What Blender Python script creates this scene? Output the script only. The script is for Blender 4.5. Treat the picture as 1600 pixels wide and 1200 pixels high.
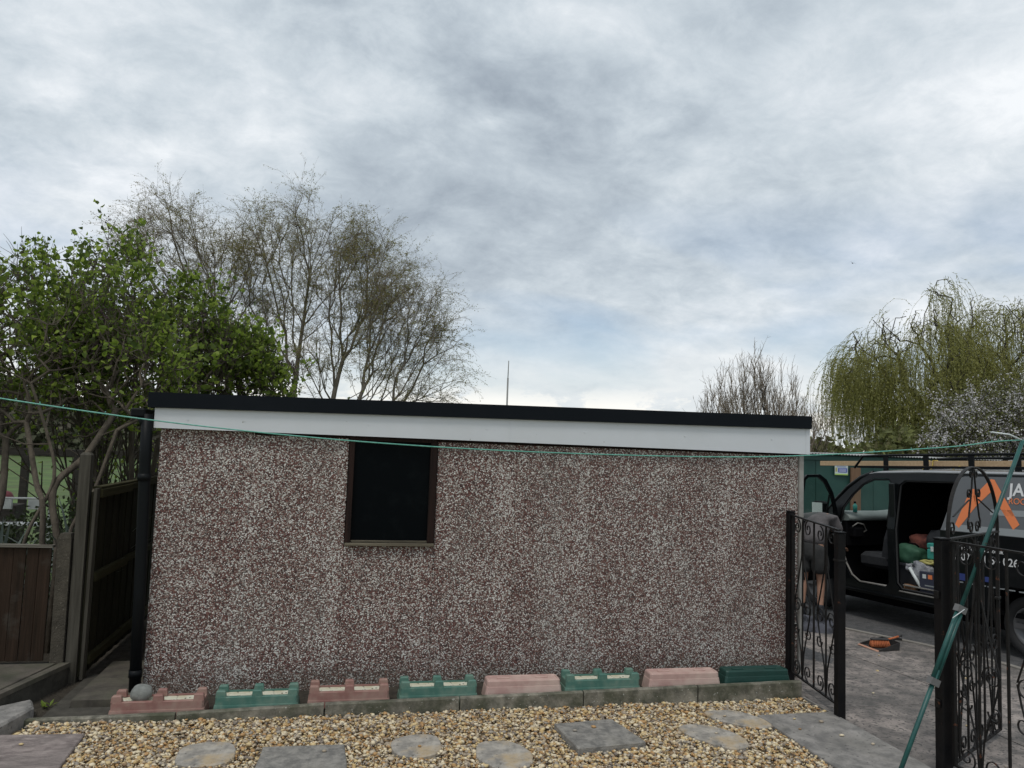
import bpy, math, random
import numpy as np
from mathutils import Vector, Matrix, Euler, noise as mnoise

for o in list(bpy.data.objects):
    bpy.data.objects.remove(o)
SC = bpy.context.scene
COL = SC.collection
rad = math.radians

# ------------------------------------------------------------------ camera
cam_d = bpy.data.cameras.new('camera')
cam = bpy.data.objects.new('camera', cam_d)
COL.objects.link(cam)
cam_d.sensor_width = 36.0
cam_d.lens = 27.0
cam_d.clip_start = 0.05
cam_d.clip_end = 3000
YAW, PITCH, ROLL = rad(11.87), rad(4.768), rad(2.03)
_f = Vector((math.sin(YAW) * math.cos(PITCH), math.cos(YAW) * math.cos(PITCH), math.sin(PITCH)))
_r0 = Vector((math.cos(YAW), -math.sin(YAW), 0))
_u0 = _r0.cross(_f)
_r = _r0 * math.cos(ROLL) + _u0 * math.sin(ROLL)
_u = _u0 * math.cos(ROLL) - _r0 * math.sin(ROLL)
cam.matrix_world = Matrix.Translation((1.426, -6.420, 1.968)) @ Matrix((_r, _u, -_f)).transposed().to_4x4()
SC.camera = cam

# ------------------------------------------------------------------ sky, sun, exposure
SUN_EL, SUN_AZ = rad(64), rad(215)          # azimuth clockwise from +Y
world = bpy.data.worlds.new('World')
SC.world = world
world.use_nodes = True
nt = world.node_tree
nt.nodes.clear()


def N(t, kind, **kw):
    n = t.nodes.new(kind)
    for k, v in kw.items():
        setattr(n, k, v)
    return n


def mth(t, op, a, b=None, c=None, clamp=False):
    n = t.nodes.new('ShaderNodeMath')
    n.operation = op
    n.use_clamp = clamp
    for i, v in enumerate((a, b, c)):
        if v is None:
            continue
        if isinstance(v, (int, float)):
            n.inputs[i].default_value = v
        else:
            t.links.new(v, n.inputs[i])
    return n.outputs[0]


def ramp(t, fac, stops, interp='LINEAR'):
    n = t.nodes.new('ShaderNodeValToRGB')
    n.color_ramp.interpolation = interp
    e = n.color_ramp.elements
    while len(e) < len(stops):
        e.new(0.5)
    for i, (p, c) in enumerate(stops):
        e[i].position = p
        e[i].color = (c[0], c[1], c[2], 1) if not isinstance(c, (int, float)) else (c, c, c, 1)
    t.links.new(fac, n.inputs[0])
    return n.outputs[0]


def noise(t, vec, scale, detail=4, rough=0.5, dist=0.0, dims='3D'):
    n = t.nodes.new('ShaderNodeTexNoise')
    n.noise_dimensions = dims
    n.inputs['Scale'].default_value = scale
    n.inputs['Detail'].default_value = detail
    n.inputs['Roughness'].default_value = rough
    n.inputs['Distortion'].default_value = dist
    if vec is not None:
        t.links.new(vec, n.inputs['Vector'])
    return n.outputs['Fac']


def mapping(t, vec, loc=(0, 0, 0), rot=(0, 0, 0), scale=(1, 1, 1)):
    n = t.nodes.new('ShaderNodeMapping')
    n.inputs['Location'].default_value = loc
    n.inputs['Rotation'].default_value = rot
    n.inputs['Scale'].default_value = scale
    t.links.new(vec, n.inputs['Vector'])
    return n.outputs[0]


def mixc(t, fac, a, b, mode='MIX'):
    n = t.nodes.new('ShaderNodeMix')
    n.data_type = 'RGBA'
    n.blend_type = mode
    for sock, v in ((n.inputs[0], fac), (n.inputs[6], a), (n.inputs[7], b)):
        if isinstance(v, (int, float)):
            sock.default_value = v
        elif isinstance(v, tuple):
            sock.default_value = (v[0], v[1], v[2], 1)
        else:
            t.links.new(v, sock)
    return n.outputs[2]


sky = N(nt, 'ShaderNodeTexSky', sky_type='NISHITA', sun_disc=False)
sky.sun_elevation = SUN_EL
sky.sun_rotation = SUN_AZ
bg_sky = N(nt, 'ShaderNodeBackground')
bg_sky.inputs[1].default_value = 0.11
nt.links.new(sky.outputs[0], bg_sky.inputs[0])
tc = N(nt, 'ShaderNodeTexCoord')
sep = N(nt, 'ShaderNodeSeparateXYZ')
nt.links.new(tc.outputs['Generated'], sep.inputs[0])
dz = mth(nt, 'MAXIMUM', sep.outputs[2], 0.0)
den = mth(nt, 'ADD', dz, 0.34)
px = mth(nt, 'DIVIDE', sep.outputs[0], den)
py = mth(nt, 'DIVIDE', sep.outputs[1], den)
comb = N(nt, 'ShaderNodeCombineXYZ')
nt.links.new(px, comb.inputs[0])
nt.links.new(py, comb.inputs[1])
cv = comb.outputs[0]
m1 = mapping(nt, cv, loc=(3.1, 1.7, 0), rot=(0, 0, 0.5), scale=(1.35, 1.3, 1))
big = noise(nt, m1, 1.0, 3, 0.5, 0.3)
mid = noise(nt, m1, 3.1, 10, 0.60, 0.25)
fine = noise(nt, mapping(nt, cv, loc=(9, 4, 0), rot=(0, 0, -0.3), scale=(1, 1.1, 1)), 9.5, 10, 0.66, 0.35)


def patch(cx_, cy_, rx_, ry_, amt):
    """a broad thicker or thinner area of the cloud sheet, ragged by noise"""
    w1 = mth(nt, 'DIVIDE', mth(nt, 'SUBTRACT', px, cx_), rx_)
    w2 = mth(nt, 'DIVIDE', mth(nt, 'SUBTRACT', py, cy_), ry_)
    dd = mth(nt, 'ADD', mth(nt, 'MULTIPLY', w1, w1), mth(nt, 'MULTIPLY', w2, w2))
    dd = mth(nt, 'ADD', mth(nt, 'SQRT', dd), mth(nt, 'MULTIPLY_ADD', mid, 1.8, -0.9))
    return mth(nt, 'MULTIPLY', ramp(nt, dd, [(0.25, 1.0), (1.0, 0.0)]), amt)


s1 = mth(nt, 'MULTIPLY', big, 0.50)
for args in ((.25, 1.11, .26, .15, -.085), (-.50, 1.33, .22, .11, -.07), (.31, 1.00, .10, .07, .09), (.80, .97, .28, .22, .035), (-.18, 1.13, .25, .2, -.025), (.62, 1.65, .25, .16, .02)):
    s1 = mth(nt, 'ADD', s1, patch(*args))
s2 = mth(nt, 'MULTIPLY_ADD', mid, 0.40, s1)
cl = mth(nt, 'MULTIPLY_ADD', fine, 0.25, mth(nt, 'SUBTRACT', s2, 0.024))
ccol = ramp(nt, cl, [(0.34, (0.30, 0.35, 0.41)), (0.41, (0.375, 0.432, 0.492)), (0.48, (0.460, 0.522, 0.580)), (0.54, (0.550, 0.612, 0.665)), (0.61, (0.665, 0.715, 0.76)), (0.69, (0.83, 0.86, 0.89))])
# towards the horizon the layer thins to a pale cream band
hz = ramp(nt, dz, [(0.0, 1.0), (0.09, 0.9), (0.17, 0.0)])
hb = mth(nt, 'MULTIPLY', hz, mth(nt, 'MULTIPLY_ADD', fine, 0.9, 0.35), clamp=True)
ccol = mixc(nt, hb, ccol, (0.74, 0.775, 0.785))
# small cumulus low on the horizon
cdir = N(nt, 'ShaderNodeCombineXYZ')
nt.links.new(sep.outputs[0], cdir.inputs[0])
nt.links.new(sep.outputs[1], cdir.inputs[1])
nt.links.new(sep.outputs[2], cdir.inputs[2])
cu = noise(nt, mapping(nt, cdir.outputs[0], scale=(1, 1, 2.2)), 13, 6, 0.6)
cuh = mth(nt, 'MULTIPLY', ramp(nt, dz, [(0.0, 1.0), (0.055, 0.9), (0.085, 0.0)]), ramp(nt, cu, [(0.47, 0.0), (0.53, 1.0)]))
ccol = mixc(nt, mth(nt, 'MULTIPLY', cuh, 0.85), ccol, (1.0, 0.97, 0.90))
bg_cl = N(nt, 'ShaderNodeBackground')
bg_cl.inputs[1].default_value = 1.0
nt.links.new(ccol, bg_cl.inputs[0])
# gaps where pale blue shows through, thicker low in the sky
gap = noise(nt, mapping(nt, cv, loc=(-1.35, 2.1, 0), scale=(1.0, 1.5, 1)), 1.0, 4, 0.5, 0.3)
band = ramp(nt, dz, [(0.05, 0.0), (0.12, 1.0), (0.21, 1.0), (0.32, 0.0)])
gapf = mth(nt, 'MULTIPLY', ramp(nt, gap, [(0.46, 0.0), (0.60, 0.60)]), band)
mxs = N(nt, 'ShaderNodeMixShader')
nt.links.new(gapf, mxs.inputs[0])
nt.links.new(bg_cl.outputs[0], mxs.inputs[1])
nt.links.new(bg_sky.outputs[0], mxs.inputs[2])
wo = N(nt, 'ShaderNodeOutputWorld')
nt.links.new(mxs.outputs[0], wo.inputs[0])

sun_d = bpy.data.lights.new('sun', 'SUN')
sun_d.energy = 1.2
sun_d.angle = rad(16)
sun_d.color = (1.0, 0.955, 0.89)
sun = bpy.data.objects.new('sun', sun_d)
COL.objects.link(sun)
sd = Vector((math.sin(SUN_AZ) * math.cos(SUN_EL), math.cos(SUN_AZ) * math.cos(SUN_EL), math.sin(SUN_EL)))
sun.rotation_euler = sd.to_track_quat('Z', 'Y').to_euler()
SC.render.engine = 'CYCLES'
SC.view_settings.view_transform = 'Standard'
SC.view_settings.look = 'None'
SC.view_settings.gamma = 1.0
SC.view_settings.use_curve_mapping = False
SC.view_settings.exposure = 0.15

# ------------------------------------------------------------------ materials
def mat(name, col, rough=0.8, col2=None, nscale=4.0, ndetail=5, nstops=(0.35, 0.65), bump=0.0, bscale=30.0, stretch=(1, 1, 1),
        spec=0.5, metal=0.0, island=0.0, island_cols=None, trans=0.0, speck=None, obj_rand=0.0, alpha=None, emit=None, stain=None, bdist=0.01):
    m = bpy.data.materials.new(name)
    m.use_nodes = True
    t = m.node_tree
    b = t.nodes['Principled BSDF']
    b.inputs['Roughness'].default_value = rough
    b.inputs['Metallic'].default_value = metal
    b.inputs['Specular IOR Level'].default_value = spec
    tcn = N(t, 'ShaderNodeTexCoord')
    v = tcn.outputs['Object']
    if stretch != (1, 1, 1):
        v = mapping(t, v, scale=stretch)
    base = None
    if island_cols:
        g = N(t, 'ShaderNodeNewGeometry')
        k = len(island_cols)
        base = ramp(t, g.outputs['Random Per Island'], [(i / k, c) for i, c in enumerate(island_cols)], 'CONSTANT' if island_cols and len(island_cols) > 4 else 'LINEAR')
    elif col2 is not None:
        f = noise(t, v, nscale, ndetail, 0.6)
        base = ramp(t, f, [(nstops[0], col), (nstops[1], col2)])
    if stain is not None:      # broad dirt patches: (colour, scale, lo, hi, amount)
        sc, ss, lo, hi, am = stain
        f = ramp(t, noise(t, tcn.outputs['Object'], ss, 6, 0.65), [(lo, 0.0), (hi, am)])
        base = mixc(t, f, base if base is not None else tuple(col), tuple(sc))
    if speck is not None:      # small flecks: (colour, scale, threshold)
        sc, ss, th = speck
        f = ramp(t, noise(t, tcn.outputs['Object'], ss, 2, 0.5), [(th, 0.0), (th + 0.04, 1.0)])
        base = mixc(t, f, base if base is not None else tuple(col), tuple(sc))
    if obj_rand:
        oi = N(t, 'ShaderNodeObjectInfo')
        f = mth(t, 'MULTIPLY_ADD', oi.outputs['Random'], obj_rand * 2, 1 - obj_rand)
        hs = N(t, 'ShaderNodeHueSaturation')
        t.links.new(f, hs.inputs['Value'])
        if base is not None:
            t.links.new(base, hs.inputs['Color'])
        else:
            hs.inputs['Color'].default_value = (*col, 1)
        base = hs.outputs[0]
    if base is not None:
        t.links.new(base, b.inputs['Base Color'])
    else:
        b.inputs['Base Color'].default_value = (*col, 1)
    if bump:
        bn = N(t, 'ShaderNodeBump')
        bn.inputs['Strength'].default_value = bump
        bn.inputs['Distance'].default_value = bdist
        t.links.new(noise(t, v, bscale, 6, 0.65), bn.inputs['Height'])
        t.links.new(bn.outputs[0], b.inputs['Normal'])
    if trans:
        tr = N(t, 'ShaderNodeBsdfTranslucent')
        if base is not None:
            t.links.new(base, tr.inputs[0])
        else:
            tr.inputs[0].default_value = (*col, 1)
        mx = N(t, 'ShaderNodeMixShader')
        mx.inputs[0].default_value = trans
        t.links.new(b.outputs[0], mx.inputs[1])
        t.links.new(tr.outputs[0], mx.inputs[2])
        t.links.new(mx.outputs[0], t.nodes['Material Output'].inputs[0])
    return m


def pebbledash():
    m = bpy.data.materials.new('pebbledash')
    m.use_nodes = True
    t = m.node_tree
    b = t.nodes['Principled BSDF']
    b.inputs['Roughness'].default_value = 0.75
    geo = N(t, 'ShaderNodeNewGeometry')
    pos = geo.outputs['Position']
    nv = N(t, 'ShaderNodeTexNoise')
    nv.inputs['Scale'].default_value = 60
    nv.inputs['Detail'].default_value = 2
    t.links.new(pos, nv.inputs['Vector'])
    va = N(t, 'ShaderNodeVectorMath', operation='MULTIPLY_ADD')
    va.inputs[1].default_value = (0.011, 0.011, 0.011)
    t.links.new(nv.outputs['Color'], va.inputs[0])
    t.links.new(pos, va.inputs[2])
    vo = N(t, 'ShaderNodeTexVoronoi')
    vo.inputs['Scale'].default_value = 122
    t.links.new(va.outputs[0], vo.inputs['Vector'])
    sp = N(t, 'ShaderNodeSeparateColor')
    t.links.new(vo.outputs['Color'], sp.inputs[0])
    # share of white flint varies in patches and is greater along the cast panel edges
    patch = noise(t, mapping(t, pos, scale=(1, 1, 0.55)), 2.6, 4, 0.6)
    pf = ramp(t, patch, [(0.35, 0.0), (0.65, 1.0)])
    sx = N(t, 'ShaderNodeSeparateXYZ')
    t.links.new(pos, sx.inputs[0])
    fr = mth(t, 'FRACT', mth(t, 'DIVIDE', sx.outputs[0], 0.6875))
    edge = mth(t, 'ABSOLUTE', mth(t, 'SUBTRACT', fr, 0.5))
    ef = mth(t, 'MULTIPLY', ramp(t, edge, [(0.36, 0.0), (0.48, 1.0)]), ramp(t, noise(t, pos, 3.5, 3, 0.5), [(0.38, 0.1), (0.62, 1.0)]))
    shift = mth(t, 'ADD', mth(t, 'MULTIPLY', pf, 0.12), mth(t, 'MULTIPLY', ef, 0.14))
    f = mth(t, 'ADD', sp.outputs[0], shift)
    col = ramp(t, f, [(0.0, (0.060, 0.028, 0.024)), (0.20, (0.150, 0.060, 0.049)), (0.42, (0.225, 0.108, 0.088)), (0.53, (0.090, 0.068, 0.061)),
                      (0.62, (0.29, 0.220, 0.188)), (0.74, (0.45, 0.40, 0.355)), (0.89, (0.76, 0.735, 0.69))], 'CONSTANT')
    mort = ramp(t, vo.outputs['Distance'], [(0.50, 0.0), (0.85, 0.75)])
    col = mixc(t, mort, col, (0.055, 0.042, 0.040))
    # grey-green weather film in runs, stronger near the left and under the window
    alg = mth(t, 'MULTIPLY', ramp(t, noise(t, mapping(t, pos, scale=(1.4, 1, 0.5)), 1.9, 5, 0.6), [(0.50, 0.0), (0.75, 0.22)]), 1.0)
    col = mixc(t, alg, col, (0.20, 0.215, 0.19))
    dmp = ramp(t, mth(t, 'ADD', sx.outputs[2], mth(t, 'MULTIPLY', noise(t, pos, 4.0, 5, 0.6), 0.5)), [(0.28, 0.38), (0.50, 0.0)])
    col = mixc(t, dmp, col, (0.085, 0.085, 0.062))
    t.links.new(col, b.inputs['Base Color'])
    bn = N(t, 'ShaderNodeBump')
    bn.inputs['Strength'].default_value = 0.9
    bn.inputs['Distance'].default_value = 0.006
    hgt = mth(t, 'SUBTRACT', sp.outputs[1], vo.outputs['Distance'])
    t.links.new(hgt, bn.inputs['Height'])
    t.links.new(bn.outputs[0], b.inputs['Normal'])
    return m


def wood(name, c1, c2, rough=0.85, axis=2, obj_rand=0.15, stain=None, bump=0.5):
    st = [9, 9, 9]
    st[axis] = 0.5
    return mat(name, c1, rough, c2, nscale=4, ndetail=6, nstops=(0.3, 0.7), stretch=tuple(st), bump=bump, bscale=5, obj_rand=obj_rand, stain=stain, spec=0.2)


M = {}
M['pebble'] = pebbledash()
M['upvc'] = mat('white_upvc', (0.62, 0.64, 0.67), 0.30, stain=((0.52, 0.53, 0.53), 1.9, 0.42, 0.8, 0.5), speck=((0.35, 0.34, 0.32), 16, 0.73), bump=0.03, bscale=3)
M['blacktrim'] = mat('black_trim', (0.004, 0.006, 0.009), 0.5, spec=0.12, stain=((0.009, 0.011, 0.015), 3, 0.45, 0.75, 0.5))
M['blackplastic'] = mat('black_plastic', (0.004, 0.005, 0.006), 0.5, spec=0.15)
M['concrete_trim'] = mat('corner_concrete', (0.34, 0.33, 0.31), 0.9, (0.24, 0.23, 0.21), nscale=8, bump=0.3, bscale=60)
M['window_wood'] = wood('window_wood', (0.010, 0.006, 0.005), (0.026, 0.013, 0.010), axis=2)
M['sill_wood'] = wood('sill_wood', (0.045, 0.038, 0.028), (0.19, 0.165, 0.12), axis=0)
M['darkpane'] = mat('dark_pane', (0.0015, 0.0025, 0.0035), 0.42, stain=((0.006, 0.008, 0.009), 5, 0.5, 0.75, 0.7), spec=0.06)
M['edging'] = mat('edging_concrete', (0.10, 0.095, 0.075), 0.95, (0.26, 0.24, 0.195), nscale=14, ndetail=12, bump=0.6, bscale=40, stain=((0.055, 0.060, 0.035), 4.5, 0.42, 0.62, 0.85), speck=((0.42, 0.42, 0.38), 60, 0.70), obj_rand=0.08)
M['slab'] = mat('grey_slab', (0.14, 0.135, 0.128), 0.92, (0.31, 0.292, 0.272), nscale=9, nstops=(.36, .64), ndetail=12, bump=0.8, bscale=22, speck=((0.09, 0.085, 0.08), 40, 0.66), stain=((0.12, 0.115, 0.10), 2.4, 0.45, 0.7, 0.6))
M['slate'] = mat('riven_slab', (0.15, 0.145, 0.135), 0.9, (0.29, 0.275, 0.25), nscale=16, ndetail=14, nstops=(.38, .62), bump=1.0, bdist=0.02, bscale=26, stain=((0.26, 0.24, 0.20), 3, 0.55, 0.75, 0.6))
M['step_grey'] = mat('round_step', (0.20, 0.187, 0.168), 0.9, (0.40, 0.37, 0.325), nscale=14, ndetail=14, nstops=(.36, .64), bump=0.45, bscale=30, stain=((0.42, 0.30, 0.15), 4.0, 0.50, 0.68, 0.8), speck=((0.10, 0.09, 0.08), 45, 0.68))
M['pinkslab'] = mat('pink_slab', (0.165, 0.135, 0.128), 0.92, (0.35, 0.295, 0.275), nscale=10, ndetail=14, nstops=(.36, .64), bump=1.0, bscale=12, bdist=0.03, stretch=(1, 2.2, 1), stain=((0.15, 0.13, 0.12), 3, 0.45, 0.7, 0.7))
M['darkslab'] = mat('mossy_slab', (0.050, 0.044, 0.035), 0.95, (0.120, 0.104, 0.084), nscale=5, bump=0.4, bscale=30, stain=((0.05, 0.055, 0.03), 4, 0.45, 0.7, 0.7))
M['basedark'] = mat('dark_base_slab', (0.035, 0.032, 0.025), 0.95, (0.07, 0.064, 0.052), nscale=9, ndetail=12, bump=0.5, bscale=30)  # plain darker tone for the terrace base and the sunken alley slab
M['soil'] = mat('soil', (0.035, 0.028, 0.02), 1.0, (0.07, 0.058, 0.042), nscale=12, bump=1.0, bscale=60, speck=((0.2, 0.18, 0.14), 70, 0.7), bdist=0.03)
M['bedbase'] = mat('gravel_base', (0.16, 0.11, 0.06), 1.0, (0.30, 0.22, 0.13), nscale=60, bump=1.0, bscale=80, bdist=0.02)
M['stones'] = mat('gravel_stones', (0.4, 0.3, 0.2), 0.7, island_cols=[(0.50, 0.35, 0.16), (0.66, 0.56, 0.39), (0.38, 0.225, 0.09), (0.56, 0.43, 0.23), (0.25, 0.16, 0.085), (0.64, 0.55, 0.38),
                  (0.42, 0.33, 0.22), (0.30, 0.265, 0.22), (0.60, 0.46, 0.24), (0.19, 0.155, 0.125), (0.70, 0.60, 0.43), (0.44, 0.26, 0.11), (0.50, 0.42, 0.31), (0.33, 0.27, 0.20)])
M['grass'] = mat('grass_field', (0.040, 0.075, 0.016), 1.0, (0.085, 0.145, 0.030), nscale=0.8, ndetail=12, bump=0.4, bscale=12, stain=((0.075, 0.085, 0.03), .3, .45, .65, .7))
M['drive'] = mat('drive_concrete', (0.125, 0.115, 0.108), 0.95, (0.37, 0.32, 0.29), nscale=5.5, ndetail=14, nstops=(0.36, 0.64), bump=1.0, bscale=38, bdist=0.02,
                 stain=((0.075, 0.074, 0.070), 1.1, 0.46, 0.64, 0.75), speck=((0.085, 0.08, 0.076), 34, 0.58))
M['tarmac'] = mat('tarmac', (0.065, 0.065, 0.068), 0.95, (0.115, 0.112, 0.112), nscale=14, ndetail=8, bump=1.0, bscale=70, speck=((0.25, 0.24, 0.23), 60, 0.66), bdist=0.02)
M['kerb'] = mat('kerb_stone', (0.20, 0.185, 0.165), 0.95, (0.28, 0.26, 0.23), nscale=9, bump=0.5, bscale=40)
M['iron'] = mat('black_iron', (0.007, 0.007, 0.007), 0.55, (0.014, 0.012, 0.011), spec=0.22, nscale=12, bump=0.3, bscale=60, speck=((0.09, 0.035, 0.018), 26, 0.68))
M['ironpost'] = mat('black_post', (0.004, 0.004, 0.005), 0.5, (0.009, 0.008, 0.008), spec=0.18, nscale=8, bump=0.25, bscale=30, speck=((0.06, 0.025, 0.014), 18, 0.72))
M['propgreen'] = mat('prop_green', (0.008, 0.055, 0.052), 0.45, (0.016, 0.095, 0.085), nscale=9, speck=((0.05, 0.045, 0.03), 24, 0.72))
M['propgrey'] = mat('prop_collar', (0.14, 0.14, 0.14), 0.6)
M['white'] = mat('white_plastic', (0.62, 0.66, 0.66), 0.5)
M['line'] = mat('line_green', (0.16, 0.42, 0.34), 0.4, (0.08, 0.30, 0.24), nscale=40)
M['boardbrown'] = wood('board_brown', (0.016, 0.010, 0.006), (0.038, 0.023, 0.015), axis=2, obj_rand=0.2, stain=((0.060, 0.054, 0.045), 5, 0.56, 0.72, 0.6))
M['boardold'] = wood('board_old', (0.014, 0.013, 0.007), (0.030, 0.027, 0.015), axis=2, obj_rand=0.18)
M['railold'] = wood('rail_old', (0.035, 0.032, 0.014), (0.060, 0.054, 0.026), axis=1, obj_rand=0.1)
M['postgrey'] = wood('post_grey', (0.040, 0.036, 0.028), (0.100, 0.092, 0.075), axis=2, obj_rand=0.05)
M['capwood'] = wood('cap_wood', (0.11, 0.10, 0.082), (0.19, 0.175, 0.15), axis=0, obj_rand=0.05)
M['concpost'] = mat('concrete_post', (0.040, 0.034, 0.025), 0.95, (0.078, 0.067, 0.050), nscale=9, bump=0.8, bscale=60, speck=((0.14, 0.125, 0.10), 70, 0.66))
M['pl_pink'] = mat('trough_pink', (0.23, 0.112, 0.095), 0.7, (0.30, 0.165, 0.14), nscale=7, stain=((0.34, 0.25, 0.20), 8, 0.45, 0.65, 0.6), bump=0.1, bscale=30)
M['pl_pinkpale'] = mat('trough_pink_pale', (0.40, 0.25, 0.22), 0.75, (0.50, 0.34, 0.30), nscale=7, stain=((0.60, 0.50, 0.42), 4, 0.42, 0.7, 0.6), bump=0.1, bscale=30)
M['pl_green'] = mat('trough_green', (0.050, 0.140, 0.110), 0.6, (0.075, 0.180, 0.145), nscale=7, stain=((0.17, 0.24, 0.19), 8, 0.45, 0.65, 0.65), bump=0.1, bscale=30)
M['pl_dark'] = mat('trough_dark_green', (0.008, 0.042, 0.034), 0.45, (0.013, 0.058, 0.047), nscale=7, bump=0.08, bscale=30)
M['traysand'] = mat('tray_dirt', (0.50, 0.46, 0.33), 0.9, (0.62, 0.62, 0.52), nscale=9, bump=0.3, bscale=60, speck=((0.12, 0.10, 0.07), 34, 0.64))
M['cobble'] = mat('cobble', (0.15, 0.16, 0.15), 0.8, (0.24, 0.25, 0.235), nscale=14, bump=0.4, bscale=40, speck=((0.34, 0.34, 0.32), 70, 0.68))
M['vanblack'] = mat('van_black', (0.004, 0.005, 0.006), 0.28, spec=0.25, stain=((0.020, 0.021, 0.022), 3, 0.5, 0.75, 0.6))
M['vangrey'] = mat('van_grey', (0.115, 0.122, 0.130), 0.35, stain=((0.15, 0.155, 0.16), 2.5, 0.45, 0.75, 0.5))
M['vanroof'] = mat('van_roof', (0.30, 0.31, 0.32), 0.22)
M['rubber'] = mat('rubber', (0.014, 0.014, 0.015), 0.8, bump=0.2, bscale=30)
M['alloy'] = mat('alloy', (0.13, 0.13, 0.135), 0.45, metal=0.4)
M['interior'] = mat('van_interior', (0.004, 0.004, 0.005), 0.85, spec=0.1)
M['dash'] = mat('dashboard', (0.17, 0.20, 0.19), 0.6, (0.22, 0.25, 0.24), nscale=3)
M['seat'] = mat('seat_cloth', (0.018, 0.020, 0.024), 0.9, (0.03, 0.032, 0.036), nscale=20)
M['sillmetal'] = mat('sill_metal', (0.24, 0.23, 0.21), 0.5, (0.15, 0.145, 0.135), nscale=9)
M['orange'] = mat('orange_print', (0.78, 0.22, 0.075), 0.5)
M['whiteprint'] = mat('white_print', (0.72, 0.72, 0.72), 0.5)
M['silverprint'] = mat('silver_print', (0.26, 0.28, 0.29), 0.4)
M['bluegraphic'] = mat('blue_print', (0.03, 0.05, 0.20), 0.5)
M['redprint'] = mat('red_print', (0.35, 0.04, 0.04), 0.5)
M['pine'] = wood('pine_plank', (0.42, 0.29, 0.17), (0.55, 0.40, 0.25), axis=1, obj_rand=0.03, bump=0.2)
M['rope'] = mat('yellow_rope', (0.60, 0.45, 0.08), 0.8)
M['hoarding'] = mat('green_hoarding', (0.010, 0.052, 0.042), 0.6, (0.016, 0.068, 0.054), nscale=2.5, bump=0.15, bscale=5, stain=((0.03, 0.075, 0.06), 1.6, 0.5, 0.75, 0.5))
M['tinroof'] = mat('tin_roof', (0.38, 0.39, 0.39), 0.45, (0.28, 0.28, 0.27), nscale=5)
M['brownpost'] = wood('brown_post', (0.13, 0.075, 0.045), (0.19, 0.12, 0.075), axis=2)
M['signwhite'] = mat('sign_board', (0.55, 0.62, 0.58), 0.4)
M['signblue'] = mat('sign_blue', (0.045, 0.09, 0.38), 0.4)
M['signgreen'] = mat('sign_green', (0.35, 0.55, 0.12), 0.4)
M['signyellow'] = mat('sign_yellow', (0.42, 0.38, 0.12), 0.4)
M['skin'] = mat('skin', (0.36, 0.20, 0.135), 0.6, (0.42, 0.24, 0.17), nscale=9)
M['hair'] = mat('hair', (0.05, 0.035, 0.025), 0.9)
M['tshirt'] = mat('grey_tshirt', (0.065, 0.060, 0.062), 0.95, (0.15, 0.138, 0.142), nscale=5, bump=0.4, bscale=9, bdist=0.02)
M['shorts'] = mat('dark_shorts', (0.020, 0.021, 0.022), 0.95, (0.042, 0.042, 0.042), nscale=7, bump=0.5, bscale=12, bdist=0.02)
M['jacket'] = mat('jacket_cloth', (0.008, 0.009, 0.013), 0.9, (0.075, 0.078, 0.095), nscale=6, nstops=(.45, .60), bump=0.5, bscale=14, bdist=0.02)
M['boot'] = mat('boot', (0.016, 0.018, 0.024), 0.7, (0.03, 0.032, 0.038), nscale=12)
M['red'] = mat('red_cloth', (0.28, 0.025, 0.03), 0.8)
M['bagred'] = mat('bag_red', (0.07, 0.018, 0.016), 0.8, (0.20, 0.06, 0.04), nscale=10)
M['greenbag'] = mat('green_bag', (0.014, 0.062, 0.034), 0.7, (0.035, 0.115, 0.066), nscale=6, bump=0.3, bscale=12)
M['teal'] = mat('teal_case', (0.04, 0.28, 0.24), 0.5)
M['plasticbag'] = mat('plastic_bag', (0.20, 0.205, 0.23), 0.4, (0.46, 0.47, 0.50), nscale=12, bump=0.9, bscale=18, bdist=0.03)
M['darktub'] = mat('dark_tub', (0.035, 0.038, 0.045), 0.6)
M['cardboard'] = mat('cardboard', (0.28, 0.15, 0.08), 0.9)
M['boxnavy'] = mat('box_navy', (0.03, 0.035, 0.06), 0.6)
M['bristle'] = mat('orange_bristle', (0.52, 0.16, 0.06), 0.8, (0.40, 0.11, 0.04), nscale=60, stretch=(1, 1, 0.1), bump=0.5, bscale=80)
M['panblack'] = mat('pan_black', (0.018, 0.018, 0.019), 0.55, (0.035, 0.033, 0.031), nscale=14)
M['panlip'] = mat('pan_lip', (0.48, 0.22, 0.14), 0.7, (0.40, 0.27, 0.20), nscale=12)
M['bark'] = mat('bark', (0.070, 0.056, 0.042), 1.0, (0.135, 0.112, 0.085), nscale=6, stretch=(3, 3, 0.8), bump=0.8, bscale=16, bdist=0.02)
M['barkdark'] = mat('bark_dark', (0.032, 0.026, 0.022), 1.0, (0.060, 0.049, 0.040), nscale=6, bump=0.5, bscale=14)
M['barkbirch'] = mat('bark_birch', (0.10, 0.086, 0.068), 1.0, (0.20, 0.175, 0.145), nscale=5, bump=0.4, bscale=12)
M['twig'] = mat('twig', (0.075, 0.055, 0.045), 1.0, island_cols=[(0.14, 0.112, 0.080), (0.23, 0.19, 0.14)])
M['lilacleaf'] = mat('lilac_leaf', (0.06, 0.12, 0.02), 0.5, island_cols=[(0.095, 0.140, 0.022), (0.155, 0.225, 0.034), (0.26, 0.35, 0.054), (0.115, 0.160, 0.030), (0.20, 0.285, 0.042), (0.068, 0.105, 0.020), (0.32, 0.41, 0.078)], trans=0.55, spec=0.3)
M['lilacbud'] = mat('lilac_bud', (0.07, 0.03, 0.05), 0.9, island_cols=[(0.050, 0.024, 0.036), (0.105, 0.058, 0.080), (0.06, 0.035, 0.05)])
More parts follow.
